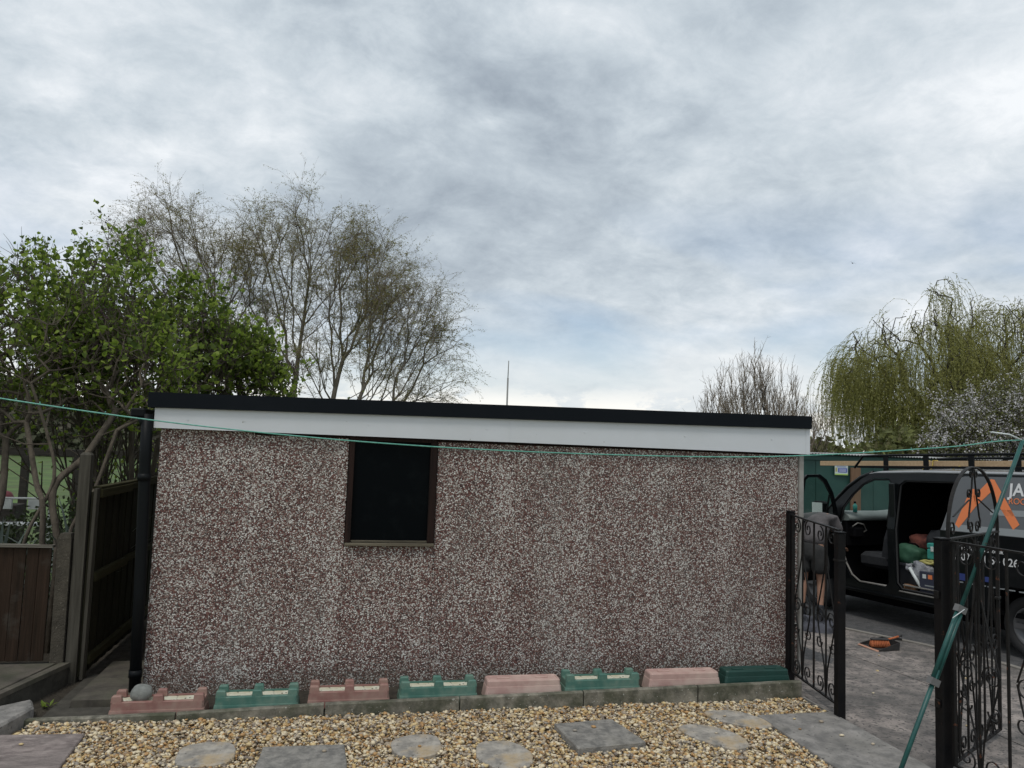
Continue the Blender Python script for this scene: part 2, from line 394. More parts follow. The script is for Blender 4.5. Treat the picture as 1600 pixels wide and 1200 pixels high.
M['birchleaf'] = mat('birch_leaf', (0.10, 0.11, 0.03), 0.7, island_cols=[(0.20, 0.20, 0.055), (0.29, 0.25, 0.085), (0.23, 0.17, 0.06), (0.22, 0.24, 0.065)], trans=0.5)
M['willowleaf'] = mat('willow_leaf', (0.12, 0.15, 0.03), 0.6, island_cols=[(0.29, 0.29, 0.080), (0.39, 0.38, 0.12), (0.23, 0.235, 0.065), (0.33, 0.32, 0.10)], trans=0.5)
M['blossom'] = mat('blossom', (0.6, 0.58, 0.58), 0.8, island_cols=[(0.62, 0.60, 0.60), (0.50, 0.47, 0.48), (0.70, 0.68, 0.68)], trans=0.25)
M['hedgeleaf'] = mat('hedge_leaf', (0.06, 0.08, 0.02), 0.8, island_cols=[(0.08, 0.092, 0.028), (0.13, 0.145, 0.042), (0.10, 0.092, 0.040), (0.155, 0.17, 0.05)], trans=0.2)
M['darkleaf'] = mat('dark_leaf', (0.03, 0.05, 0.015), 0.7, island_cols=[(0.022, 0.034, 0.012), (0.045, 0.066, 0.020), (0.034, 0.040, 0.018), (0.060, 0.085, 0.026)], trans=0.2)
M['farleaf'] = mat('far_leaf', (0.05, 0.06, 0.03), 0.9, island_cols=[(0.055, 0.058, 0.036), (0.085, 0.088, 0.052), (0.065, 0.056, 0.042), (0.10, 0.11, 0.06)])
M['sword'] = mat('sword_leaf', (0.10, 0.13, 0.11), 0.4, (0.24, 0.28, 0.25), nscale=2.5, trans=0.15)
M['hill'] = mat('hill_side', (0.07, 0.085, 0.06), 1.0, (0.12, 0.13, 0.085), nscale=0.03, ndetail=8)
M['fencedark'] = wood('fence_dark', (0.022, 0.020, 0.018), (0.045, 0.040, 0.034), axis=0, obj_rand=0.05)
M['mast'] = mat('mast_metal', (0.20, 0.20, 0.19), 0.5)
M['benchwhite'] = mat('bench_paint', (0.30, 0.32, 0.32), 0.6, (0.42, 0.44, 0.44), nscale=5)
M['maroon'] = mat('maroon_cover', (0.12, 0.018, 0.025), 0.7)
M['glass'] = mat('van_glass', (0.02, 0.03, 0.03), 0.05)
_g = M['glass'].node_tree
_tr = N(_g, 'ShaderNodeBsdfTransparent')
_tr.inputs[0].default_value = (0.86, 0.90, 0.88, 1)
_gl = N(_g, 'ShaderNodeBsdfGlossy')
_gl.inputs['Roughness'].default_value = 0.05
_mx = N(_g, 'ShaderNodeMixShader')
_mx.inputs[0].default_value = 0.05
_g.links.new(_tr.outputs[0], _mx.inputs[1])
_g.links.new(_gl.outputs[0], _mx.inputs[2])
_g.links.new(_mx.outputs[0], _g.nodes['Material Output'].inputs[0])


# ------------------------------------------------------------------ helpers
def tag(o, label=None, cat=None, group=None, kind=None):
    if label:
        o['label'] = label
    if cat:
        o['category'] = cat
    if group:
        o['group'] = group
    if kind:
        o['kind'] = kind
    return o


def link(name, me, m=None, parent=None, loc=None, rot=None):
    o = bpy.data.objects.new(name, me)
    COL.objects.link(o)
    if m is not None and me is not None and not me.materials:
        me.materials.append(m)
    if parent is not None:
        o.parent = parent
    if loc is not None:
        o.location = loc
    if rot is not None:
        o.rotation_euler = rot
    return o


def empty(name, loc=(0, 0, 0), rz=0.0, **kw):
    o = bpy.data.objects.new(name, None)
    COL.objects.link(o)
    o.empty_display_size = 0.1
    o.location = loc
    o.rotation_euler = (0, 0, rz)
    tag(o, **kw)
    return o


class MB:
    """collects shapes, then links them as one mesh object"""
    def __init__(s):
        s.v, s.f, s.sm = [], [], []

    def add(s, vs, fs, smooth=False):
        k = len(s.v)
        s.v += [tuple(p) for p in vs]
        s.f += [tuple(i + k for i in f) for f in fs]
        s.sm += [smooth] * len(fs)
        return s

    def hexa(s, p):     # 8 corners: bottom ring 0-3, top ring 4-7
        return s.add(p, [(3, 2, 1, 0), (4, 5, 6, 7), (0, 1, 5, 4), (1, 2, 6, 5), (2, 3, 7, 6), (3, 0, 4, 7)])

    def box(s, x0, x1, y0, y1, z0, z1, c=0.0):
        if c <= 0:
            return s.hexa([(x0, y0, z0), (x1, y0, z0), (x1, y1, z0), (x0, y1, z0), (x0, y0, z1), (x1, y0, z1), (x1, y1, z1), (x0, y1, z1)])
        # chamfered box: 24 verts
        c = min(c, (x1 - x0) * .45, (y1 - y0) * .45, (z1 - z0) * .45)
        rings = []
        for z, k in ((z0, c), (z0 + c, 0), (z1 - c, 0), (z1, c)):
            a, b_, d, e = x0 + k, x1 - k, y0 + k, y1 - k
            q = c if k == 0 else c * 0.6
            rings.append([(a + q, d, z), (b_ - q, d, z), (b_, d + q, z), (b_, e - q, z), (b_ - q, e, z), (a + q, e, z), (a, e - q, z), (a, d + q, z)])
        return s.rings(rings)

    def rings(s, rings, cap=True, smooth=False, close=True):
        n = len(rings[0])
        vs = [p for r in rings for p in r]
        fs = []
        for i in range(len(rings) - 1):
            for j in range(n if close else n - 1):
                a = i * n + j
                b_ = i * n + (j + 1) % n
                fs.append((a, b_, b_ + n, a + n))
        s.add(vs, fs, smooth)
        if cap:
            k = len(s.v) - len(vs)
            s.f.append(tuple(k + j for j in reversed(range(n))))
            s.f.append(tuple(k + (len(rings) - 1) * n + j for j in range(n)))
            s.sm += [False, False]
        return s

    def tube(s, pts, r, n=8, cap=True, flat=None, smooth=True):
        """round (or flat: (width, thick) rectangular) tube along points"""
        pts = [Vector(p) for p in pts]
        rs = r if isinstance(r, (list, tuple)) else [r] * len(pts)
        up = None
        rings = []
        for i, p in enumerate(pts):
            d = (pts[min(i + 1, len(pts) - 1)] - pts[max(i - 1, 0)])
            d = d.normalized() if d.length > 1e-9 else Vector((0, 0, 1))
            if up is None:
                up = Vector((0, 0, 1)) if abs(d.z) < 0.9 else Vector((0, 1, 0))
            a = d.cross(up)
            if a.length < 1e-6:
                a = d.cross(Vector((1, 0, 0)))
            a.normalize()
            b_ = a.cross(d).normalized()
            up = b_
            rings.append([tuple(p + (a * math.cos(2 * math.pi * j / n) + b_ * math.sin(2 * math.pi * j / n)) * rs[i]) for j in range(n)])
        return s.rings(rings, cap, smooth)

    def bar(s, p0, p1, w, h, up=(0, 0, 1)):
        p0, p1 = Vector(p0), Vector(p1)
        d = (p1 - p0).normalized()
        a = d.cross(Vector(up))
        if a.length < 1e-6:
            a = d.cross(Vector((0, 1, 0)))
        a.normalize()
        b_ = a.cross(d)
        P = []
        for q in (p0, p1):
            P += [q - a * w / 2 - b_ * h / 2, q + a * w / 2 - b_ * h / 2, q + a * w / 2 + b_ * h / 2, q - a * w / 2 + b_ * h / 2]
        return s.hexa(P)

    def prism(s, poly, z0, z1, c=0.0):
        r = [[(x, y, z0) for x, y in poly]]
        if c:
            cx = sum(p[0] for p in poly) / len(poly)
            cy = sum(p[1] for p in poly) / len(poly)
            r.append([(x, y, z1 - c) for x, y in poly])
            r.append([(x + (cx - x) * c / max(.05, math.hypot(x - cx, y - cy)), y + (cy - y) * c / max(.05, math.hypot(x - cx, y - cy)), z1) for x, y in poly])
        else:
            r.append([(x, y, z1) for x, y in poly])
        return s.rings(r)

    def mesh(s, name):
        me = bpy.data.meshes.new(name)
        me.from_pydata(s.v, [], s.f)
        me.polygons.foreach_set('use_smooth', s.sm)
        me.update()
        return me

    def build(s, name, m, parent=None, loc=None, rot=None, **kw):
        o = link(name, s.mesh(name), m, parent, loc, rot)
        return tag(o, **kw)


def copy_tree(o, parent=None):
    c = o.copy()
    COL.objects.link(c)
    if parent is not None:
        c.parent = parent
    for ch in o.children:
        copy_tree(ch, c)
    return c


def np_mesh(name, V, F, m, parent=None, smooth=False, loc=None, **kw):
    """V (n,3), F (k,3 or 4) numpy -> object"""
    me = bpy.data.meshes.new(name)
    V = np.asarray(V, dtype=np.float32)
    F = np.asarray(F, dtype=np.int32)
    me.vertices.add(len(V))
    me.vertices.foreach_set('co', V.ravel())
    k = F.shape[1]
    me.loops.add(F.size)
    me.loops.foreach_set('vertex_index', F.ravel())
    me.polygons.add(len(F))
    me.polygons.foreach_set('loop_start', np.arange(0, F.size, k, dtype=np.int32))
    me.polygons.foreach_set('loop_total', np.full(len(F), k, dtype=np.int32))
    if smooth:
        me.polygons.foreach_set('use_smooth', np.ones(len(F), dtype=bool))
    me.update(calc_edges=True)
    o = link(name, me, m, parent, loc)
    return tag(o, **kw)


def np_tubes(P0, P1, R0, R1, n=3):
    P0, P1 = np.asarray(P0, float), np.asarray(P1, float)
    R0, R1 = np.asarray(R0, float), np.asarray(R1, float)
    D = P1 - P0
    L = np.linalg.norm(D, axis=1, keepdims=True) + 1e-9
    D = D / L
    ref = np.where(np.abs(D[:, 2:3]) < 0.9, np.array([[0, 0, 1.0]]), np.array([[0, 1.0, 0]]))
    A = np.cross(D, ref)
    A /= np.linalg.norm(A, axis=1, keepdims=True) + 1e-9
    B = np.cross(D, A)
    k = len(P0)
    V = np.zeros((k, 2 * n, 3))
    for j in range(n):
        w = A * math.cos(2 * math.pi * j / n) + B * math.sin(2 * math.pi * j / n)
        V[:, j] = P0 + w * R0[:, None]
        V[:, n + j] = P1 + w * R1[:, None]
    F = np.zeros((k, n, 4), dtype=np.int64)
    base = (np.arange(k) * 2 * n)
    for j in range(n):
        F[:, j, 0] = base + j
        F[:, j, 1] = base + (j + 1) % n
        F[:, j, 2] = base + n + (j + 1) % n
        F[:, j, 3] = base + n + j
    return V.reshape(-1, 3), F.reshape(-1, 4)


def np_leaves(P, D, L, W, rng, fold=0.25, heart=False):
    """one small folded leaf per row; D = direction, L, W sizes"""
    k = len(P)
    D = D / (np.linalg.norm(D, axis=1, keepdims=True) + 1e-9)
    R = rng.normal(size=(k, 3))
    S = np.cross(D, R)
    S /= np.linalg.norm(S, axis=1, keepdims=True) + 1e-9
    Nn = np.cross(S, D)
    L = np.broadcast_to(L, (k,))[:, None]
    W = np.broadcast_to(W, (k,))[:, None]
    if heart:
        pts = [P, P + D * L * .18 + S * W * .5 + Nn * W * fold, P + D * L * .62 + S * W * .34 + Nn * W * fold * .6, P + D * L - Nn * L * .12,
               P + D * L * .62 - S * W * .34 + Nn * W * fold * .6, P + D * L * .18 - S * W * .5 + Nn * W * fold]
        V = np.stack(pts, 1).reshape(-1, 3)
        b = np.arange(k)[:, None] * 6
        F = np.concatenate([b + np.array([[0, 1, 2, 3]]), b + np.array([[0, 3, 4, 5]])], 0)
    else:
        pts = [P, P + D * L * .45 + S * W * .5, P + D * L, P + D * L * .45 - S * W * .5]
        V = np.stack(pts, 1).reshape(-1, 3)
        F = np.arange(k)[:, None] * 4 + np.array([[0, 1, 2, 3]])
    return V, F


def in_ellipsoids(ells, n, rng, shell=0.0):
    out = []
    vols = np.array([e[3] * e[4] * e[5] for e in ells])
    cnt = np.maximum(1, (n * vols / vols.sum()).astype(int))
    for e, c in zip(ells, cnt):
        d = rng.normal(size=(c, 3))
        d /= np.linalg.norm(d, axis=1, keepdims=True)
        r = (shell + (1 - shell) * rng.random(c)) ** (1 / 3 if shell == 0 else 0.6)
        out.append(np.array(e[:3]) + d * r[:, None] * np.array(e[3:6]))
    return np.concatenate(out)


def span_tree(pts, root, bf, rng, extra=None):
    """balanced spanning tree: parents for each point (0 = root); nodes[0] is the root"""
    nodes = np.vstack([np.array([root]), pts]) if extra is None else np.vstack([np.array([root]), extra, pts])
    n = len(nodes)
    par = np.full(n, -1)
    plen = np.zeros(n)
    done = np.zeros(n, bool)
    done[0] = True
    cost = np.linalg.norm(nodes - nodes[0], axis=1) * 1.0
    who = np.zeros(n, int)
    k0 = 0 if extra is None else len(extra)
    for i in range(1, k0 + 1):        # given trunk chain
        par[i] = i - 1
        plen[i] = plen[i - 1] + np.linalg.norm(nodes[i] - nodes[i - 1])
        done[i] = True
    for j in range(1, k0 + 1):
        c = np.linalg.norm(nodes - nodes[j], axis=1) + bf * plen[j]
        up = c < cost
        cost[up] = c[up]
        who[up] = j
    for _ in range(n - 1 - k0):
        c = np.where(done, 1e9, cost)
        i = int(np.argmin(c))
        par[i] = who[i]
        plen[i] = plen[who[i]] + np.linalg.norm(nodes[i] - nodes[who[i]])
        done[i] = True
        c2 = np.linalg.norm(nodes - nodes[i], axis=1) + bf * plen[i]
        up = (~done) & (c2 < cost)
        cost[up] = c2[up]
        who[up] = i
    order = np.argsort(plen)
    w = np.zeros(n)
    kids = np.zeros(n, int)
    for i in order[::-1]:
        if kids[i] == 0:
            w[i] = 1
        if par[i] >= 0:
            w[par[i]] += w[i]
            kids[par[i]] += 1
    return nodes, par, w, kids, order


def tree_segments(nodes, par, w, r_tip, r_root, expo=0.45, wob=0.03, rng=None):
    idx = np.where(par >= 0)[0]
    R = r_tip * (w ** expo)
    mx = R.max()
    if mx > r_root:
        R = r_tip + (R - r_tip) * (r_root - r_tip) / (mx - r_tip)
    a, b = nodes[par[idx]], nodes[idx]
    L = np.linalg.norm(b - a, axis=1, keepdims=True)
    wv = np.where((w[idx] > w.max() * .3)[:, None], .004, wob)
    mid = (a + b) / 2 + rng.normal(size=a.shape) * L * wv * 2
    ra = np.minimum(R[par[idx]], R[idx] * 1.5)
    rb = R[idx]
    rm = (ra + rb) / 2
    e = (b - a) / (L + 1e-9) * (R[idx] * .35)[:, None]
    b = b + e
    a = a - e
    return np.vstack([a, mid]), np.vstack([mid, b]), np.concatenate([ra, rm]), np.concatenate([rm, rb])


def twigs(P, D, rng, n_seg=4, L=0.5, droop=0.25, spread=0.5, r=0.004, sub=2):
    """fine curving shoots: returns segments and points+directions for leaves"""
    segs = []
    cur, d = P.copy(), D / (np.linalg.norm(D, axis=1, keepdims=True) + 1e-9)
    leafp, leafd = [], []
    l = L / n_seg
    ll = l * rng.uniform(0.6, 1.4, size=(len(P), 1))
    for s in range(n_seg):
        d = d + rng.normal(size=d.shape) * 0.22 * spread
        d[:, 2] -= droop * (s + 1) / n_seg
        d /= np.linalg.norm(d, axis=1, keepdims=True) + 1e-9
        nx = cur + d * ll
        segs.append((cur, nx, np.full(len(P), r * (1 - .6 * s / n_seg)), np.full(len(P), r * (1 - .6 * (s + 1) / n_seg))))
        for _ in range(sub):
            sd_ = d + rng.normal(size=d.shape) * spread
            sd_ /= np.linalg.norm(sd_, axis=1, keepdims=True)
            t0 = cur + (nx - cur) * rng.random((len(P), 1))
            t1 = t0 + sd_ * ll * rng.uniform(.5, 1.3, size=(len(P), 1))
            segs.append((t0, t1, np.full(len(P), r * .6), np.full(len(P), r * .35)))
            leafp.append(t1)
            leafd.append(sd_)
            leafp.append((t0 + t1) / 2)
            leafd.append(sd_)
        leafp.append(nx)
        leafd.append(d.copy())
        cur = nx
    S = [np.concatenate([s[i] for s in segs]) for i in range(4)]
    return S, np.concatenate(leafp), np.concatenate(leafd)


def plate(name, loops, thick, m, parent=None, yfun=None, y0=0.0, **kw):
    """flat sheet in the XZ plane cut from outline loops (first the outline, then holes), standing at y = y0(+yfun(x, z))"""
    cu = bpy.data.curves.new(name, 'CURVE')
    cu.dimensions = '2D'
    cu.fill_mode = 'BOTH'
    cu.extrude = thick / 2
    for lp in loops:
        sp = cu.splines.new('POLY')
        sp.points.add(len(lp) - 1)
        for i, (x, z) in enumerate(lp):
            sp.points[i].co = (x, z, 0, 1)
        sp.use_cyclic_u = True
    ob = bpy.data.objects.new(name, cu)
    COL.objects.link(ob)
    dg = bpy.context.evaluated_depsgraph_get()
    me = bpy.data.meshes.new_from_object(ob.evaluated_get(dg))
    bpy.data.objects.remove(ob)
    for v in me.vertices:
        x, z, y = v.co
        v.co = (x, y0 - y + (yfun(x, z) if yfun else 0.0), z)
    me.name = name
    me.materials.clear()
    return tag(link(name, me, m, parent), **kw)


def letters(txt, size, m, parent, mtx, name='lettering', thick=0.001, bold=0.0, spacing=1.0, **kw):
    cu = bpy.data.curves.new(name, 'FONT')
    cu.body = txt
    cu.size = size
    cu.extrude = thick
    cu.offset = bold
    cu.space_character = spacing
    ob = bpy.data.objects.new(name, cu)
    COL.objects.link(ob)
    dg = bpy.context.evaluated_depsgraph_get()
    me = bpy.data.meshes.new_from_object(ob.evaluated_get(dg))
    bpy.data.objects.remove(ob)
    me.transform(mtx)
    me.name = name
    me.materials.clear()
    return tag(link(name, me, m, parent), **kw)


def arc(cx, cy, rx, ry, a0, a1, n):
    return [(cx + rx * math.cos(a0 + (a1 - a0) * i / n), cy + ry * math.sin(a0 + (a1 - a0) * i / n)) for i in range(n + 1)]


def GZ(x, y):
    """ground height: level garden, driveway falling gently away beyond the garage's near corner"""
    if np.isscalar(x):
        k = min(1.0, max(0.0, (x - 5.4) / 0.8))
        return -0.030 * min(10.0, max(0.0, y + .75)) * k
    k = np.clip((x - 5.4) / 0.8, 0, 1)
    return -0.030 * np.clip(y + .75, 0, 10) * k


# ================================================================== SETTING
def sheet(name, xs, ys, dz, m, zf=GZ, **kw):
    X, Y = np.meshgrid(np.array(xs, float), np.array(ys, float), indexing='ij')
    Z = zf(X, Y) + dz
    V = np.stack([X, Y, Z], -1).reshape(-1, 3)
    nx, ny = len(xs), len(ys)
    i, j = np.meshgrid(np.arange(nx - 1), np.arange(ny - 1), indexing='ij')
    a = (i * ny + j).ravel()
    F = np.stack([a, a + ny, a + ny + 1, a + 1], 1)
    return np_mesh(name, V, F, m, smooth=True, **kw)


gx = [-900, -400, -200, -100, -50, -25, -12, -6, -3, 0, 3, 5.4, 5.8, 6.2, 9, 13, 20, 40, 80, 200, 500, 900]
gy = [-60, -20, -8, -4, -2, -.75, 0, 0.7, 3, 6, 9.7, 14, 25, 50, 100, 200, 450, 900, 1500]
sheet('ground', gx, gy, -0.05, M['grass'], kind='structure')
# low wooded hill beyond the field
rng = np.random.default_rng(5)
hx = np.linspace(-700, 500, 90)
prof = 14 + 6 * np.sin(hx / 90 + 1) + 3 * np.sin(hx / 31) + rng.random(90) * 1.5 - np.clip((hx + 50) / 60, 0, 7)
V, F = [], []
for i, x in enumerate(hx):
    V += [(x, 420, -1), (x, 455, prof[i] * .7), (x, 520, prof[i]), (x, 640, -1)]
for i in range(89):
    for j in range(3):
        a = i * 4 + j
        F.append((a, a + 4, a + 5, a + 1))
np_mesh('hill', V, F, M['hill'], smooth=True, kind='structure')

# driveway of cast concrete bays beyond the gate line
sheet('tarmac_road', list(np.linspace(5.55, 24, 16)), [-6, -4, -2, -.75, 0, .7, 2, 4, 6, 8, 9.25, 12], -0.012, M['tarmac'], kind='structure')
drv = empty('driveway', kind='structure')


def drive_slab(fx0, fx1, a, b_):
    """one cast bay between x = fx0(y) and x = fx1(y), following the fall of the ground"""
    nx, ny = 10, 8
    V, F = [], []
    for jy in range(ny + 1):
        y = a + (b_ - a) * jy / ny
        for ix in range(nx + 1):
            x = fx0(y) + (fx1(y) - fx0(y)) * ix / nx
            V.append((x, y, GZ(x, y)))
    W_ = nx + 1
    for jy in range(ny):
        for ix in range(nx):
            q = jy * W_ + ix
            F.append((q, q + 1, q + 1 + W_, q + W_))
    rim = list(range(W_)) + [k * W_ + nx for k in range(1, ny + 1)] + [ny * W_ + k for k in range(nx - 1, -1, -1)] + [k * W_ for k in range(ny - 1, 0, -1)]
    k0 = len(V)
    V += [(V[q][0], V[q][1], V[q][2] - .05) for q in rim]
    for q in range(len(rim)):
        F.append((rim[(q + 1) % len(rim)], rim[q], k0 + q, k0 + (q + 1) % len(rim)))
    MB().add(V, F).build('concrete_bay', M['drive'], drv)


def kx(y):     # kerb line x at a given y
    return 7.99 - 0.02 * max(0, y) - 0.375 * max(0, y - .72)


bx0, bx1 = 5.16, None
ycuts = [-6.0, -3.3, -0.80, 1.05, 2.7, 4.6]
for a, b_ in zip(ycuts[:-1], ycuts[1:]):
    x0 = 5.185 if a < 0 else 5.62
    for (u0, u1) in ((0.0, 0.52), (0.523, 1.0)) if b_ > -0.5 else ((0.0, 0.36), (0.363, 1.0)):
        drive_slab(lambda y: x0 + (kx(y) - x0) * u0, lambda y: x0 + (kx(y) - x0) * u1 - .006, a + .004, b_ - .004)
kr = empty('kerb', kind='structure')
ky = [-6, -4.6, -3.2, -1.8, -.6, .35, 1.2, 2.0, 2.8, 3.7, 4.6]
for a, b_ in zip(ky[:-1], ky[1:]):
    mb = MB()
    P = []
    for zt in (-.06, .014):
        P += [(kx(a) + .004, a + .004, GZ(8, a) + zt), (kx(a) + .075, a + .004, GZ(8, a) + zt), (kx(b_) + .075, b_ - .004, GZ(8, b_) + zt), (kx(b_) + .004, b_ - .004, GZ(8, b_) + zt)]
    mb.hexa(P).build('kerb_piece', M['kerb'], kr)

# soil strip between the edging and the garage; its level rises to the right
def bedz(x):
    return -0.012 + 0.088 * max(0.0, min(1.0, (x - .2) / 5.0))


mb = MB()
xs = [-1.0, -.5, 0, .6, 1.2, 1.8, 2.4, 3, 3.6, 4.2, 4.8, 5.17]
mb.rings([[(x, -.545 if x > 0 else -.50, -.1), (x, -.545 if x > 0 else -.50, bedz(x)), (x, 2.8 if x < 0 else .02, bedz(x)), (x, 2.8 if x < 0 else .02, -.1)] for x in xs])
mb.build('soil_strip', M['soil'], kind='structure')

sheet('planting_bed', [-8, -4, -.66], [.55, 2, 5], .006, M['soil'], kind='structure')
# gravel bed
sheet('gravel_bed', [-3, 0, 3, 5.1], [-4.2, -2, -.6], -0.012, M['bedbase'], kind='structure')

# ================================================================== EDGING
ed = empty('concrete_edging', (2.2, -.57, 0), label='line of weathered concrete edging slabs between the gravel and the plastic troughs', cat='edging')
jx = [-.70, .36, 1.36, 2.34, 3.30, 4.25, 5.17]
ztop = {-.70: .028, .36: .060, 1.36: .088, 2.34: .103, 3.30: .118, 4.25: .133, 5.17: .148}
yl = {-.70: -.50, .36: -.575, 1.36: -.565, 2.34: -.57, 3.30: -.572, 4.25: -.57, 5.17: -.57}
random.seed(4)
for a, b_ in zip(jx[:-1], jx[1:]):
    mb = MB()
    off = random.uniform(-.004, .004)
    rings = []
    for t in np.linspace(0, 1, 7):
        x = a + .005 + (b_ - a - .010) * t
        y = yl[a] + (yl[b_] - yl[a]) * t + off
        z = ztop[a] + (ztop[b_] - ztop[a]) * t + random.uniform(-.0015, .0015)
        rings.append([(x, y - .024, -.08), (x, y - .024, z - .008), (x, y - .015, z), (x, y + .018, z), (x, y + .026, z - .008), (x, y + .026, -.08)])
    mb.rings(rings).build('edging_slab', M['edging'], ed, loc=(-2.2, .57, 0))

# ================================================================== GARAGE
ga = empty('garage', (0, 0, 0), label='pebbledashed concrete sectional garage with white fascia and one dark window', cat='garage')
pj = [0, .69, 1.4375, 2.165, 2.84, 3.50, 4.16, 4.83, 5.50]
for i in range(8):
    x0, x1 = pj[i] + .001, pj[i + 1] - .001
    top = 2.06 if i != 2 else 1.135
    MB().box(x0, x1, 0.0, .05, -.05, top, .002).build('wall_panel', M['pebble'], ga)
for yy in (0.05, .75, 1.45, 2.15):      # left end wall
    MB().box(0.0, .05, yy + .003, yy + .697, -.05, 2.06, .005).build('wall_panel', M['pebble'], ga)
for yy in (0.05, .75, 1.45, 2.15):
    MB().box(5.45, 5.50, yy + .003, yy + .697, -.35, 2.06, .005).build('wall_panel', M['pebble'], ga)
for i in range(8):
    MB().box(pj[i] + .001, pj[i + 1] - .001, 2.85, 2.90, -.05, 2.06, .005).build('wall_panel', M['pebble'], ga)
MB().box(5.503, 5.548, -.022, .05, -.06, 2.02, .006).build('corner_trim', M['concrete_trim'], ga)
# window
wf = empty('window', (0, 0, 0))
wf.parent = ga
MB().box(1.4405, 1.485, -.025, .045, 1.165, 2.03, .004).build('window_jamb', M['window_wood'], wf)
MB().box(2.105, 2.160, -.025, .045, 1.165, 2.03, .004).build('window_jamb', M['window_wood'], wf)
MB().box(1.485, 2.105, -.025, .045, 1.985, 2.03, .004).build('window_head', M['window_wood'], wf)
MB().box(1.4405, 2.162, -.040, .045, 1.138, 1.163, .004).build('window_sill', M['sill_wood'], wf)
MB().box(1.487, 2.103, -.012, .0, 1.165, 1.182, .002).build('glazing_bead', M['sill_wood'], wf)
MB().box(1.485, 2.105, .018, .024, 1.165, 1.985).build('window_pane', M['darkpane'], wf)
# roof, fascia, trim (both rise a little to the right)


def slant(x0, x1, y0, y1, zb0, zt0, zb1, zt1):
    return MB().hexa([(x0, y0, zb0), (x1, y0, zb1), (x1, y1, zb1), (x0, y1, zb0), (x0, y0, zt0), (x1, y0, zt1), (x1, y1, zt1), (x0, y1, zt0)])


slant(-.042, 5.545, -.052, -.034, 2.027, 2.185, 2.007, 2.247).build('fascia', M['upvc'], ga)
slant(2.754, 2.762, -.0545, -.052, 2.019, 2.214, 2.019, 2.214).build('fascia_joint', M['upvc'], ga)
slant(5.545, 5.586, -.055, -.031, 2.006, 2.247, 2.006, 2.247).build('fascia_end_cap', M['upvc'], ga)
slant(5.568, 5.586, -.031, 2.93, 2.007, 2.24, 2.007, 2.24).build('fascia', M['upvc'], ga)
slant(-.035, 5.55, -.034, .0, 2.05, 2.06, 2.03, 2.04).build('soffit', M['upvc'], ga)
slant(-.090, 5.590, -.080, -.052, 2.182, 2.300, 2.240, 2.357).build('roof_trim', M['blacktrim'], ga)
slant(-.090, -.064, -.052, 2.95, 2.182, 2.300, 2.182, 2.300).build('roof_trim', M['blacktrim'], ga)
slant(5.562, 5.590, -.052, 2.95, 2.242, 2.357, 2.242, 2.357).build('roof_trim', M['blacktrim'], ga)
slant(-.064, 5.562, -.052, 2.95, 2.19, 2.285, 2.25, 2.34).build('roof', M['blackplastic'], ga)
slant(0.0, 5.5, .0, .05, 2.062, 2.19, 2.062, 2.24).build('head_board', M['window_wood'], ga)
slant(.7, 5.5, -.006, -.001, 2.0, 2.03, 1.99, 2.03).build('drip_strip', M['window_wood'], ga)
scr = MB().tube([(0, -.0025, 0), (0, .0025, 0)], .006, 8).mesh('fixing_cap')
for x, z in ((.62, 2.11), (1.58, 2.118), (2.56, 2.122), (3.42, 2.125), (4.35, 2.128), (5.2, 2.130), (.2, 2.10)):
    link('fixing_cap', scr, M['upvc'], ga, loc=(x, -.0545, z))
# gutter and downpipe
MB().box(-.205, -.100, -.10, 2.9, 2.105, 2.172, .01).build('gutter', M['blackplastic'], ga)
MB().tube([(-.133, -.045, 2.12), (-.088, -.05, 2.02)], .040, 10).build('pipe_elbow', M['blackplastic'], ga)
MB().tube([(-.092, -.055, 2.13), (-.085, -.055, 1.8), (-.052, -.06, 0.8), (-.036, -.06, .0)], .043, 14).build('downpipe', M['blackplastic'], ga)
for z, x in ((1.62, -.080), (.16, -.040)):
    MB().tube([(x, -.058, z), (x, -.058, z + .055)], .049, 14).build('pipe_socket', M['blackplastic'], ga)
MB().bar((-.088, .02, 1.93), (.02, .05, 1.985), .025, .02).build('pipe_bracket', M['capwood'], ga)

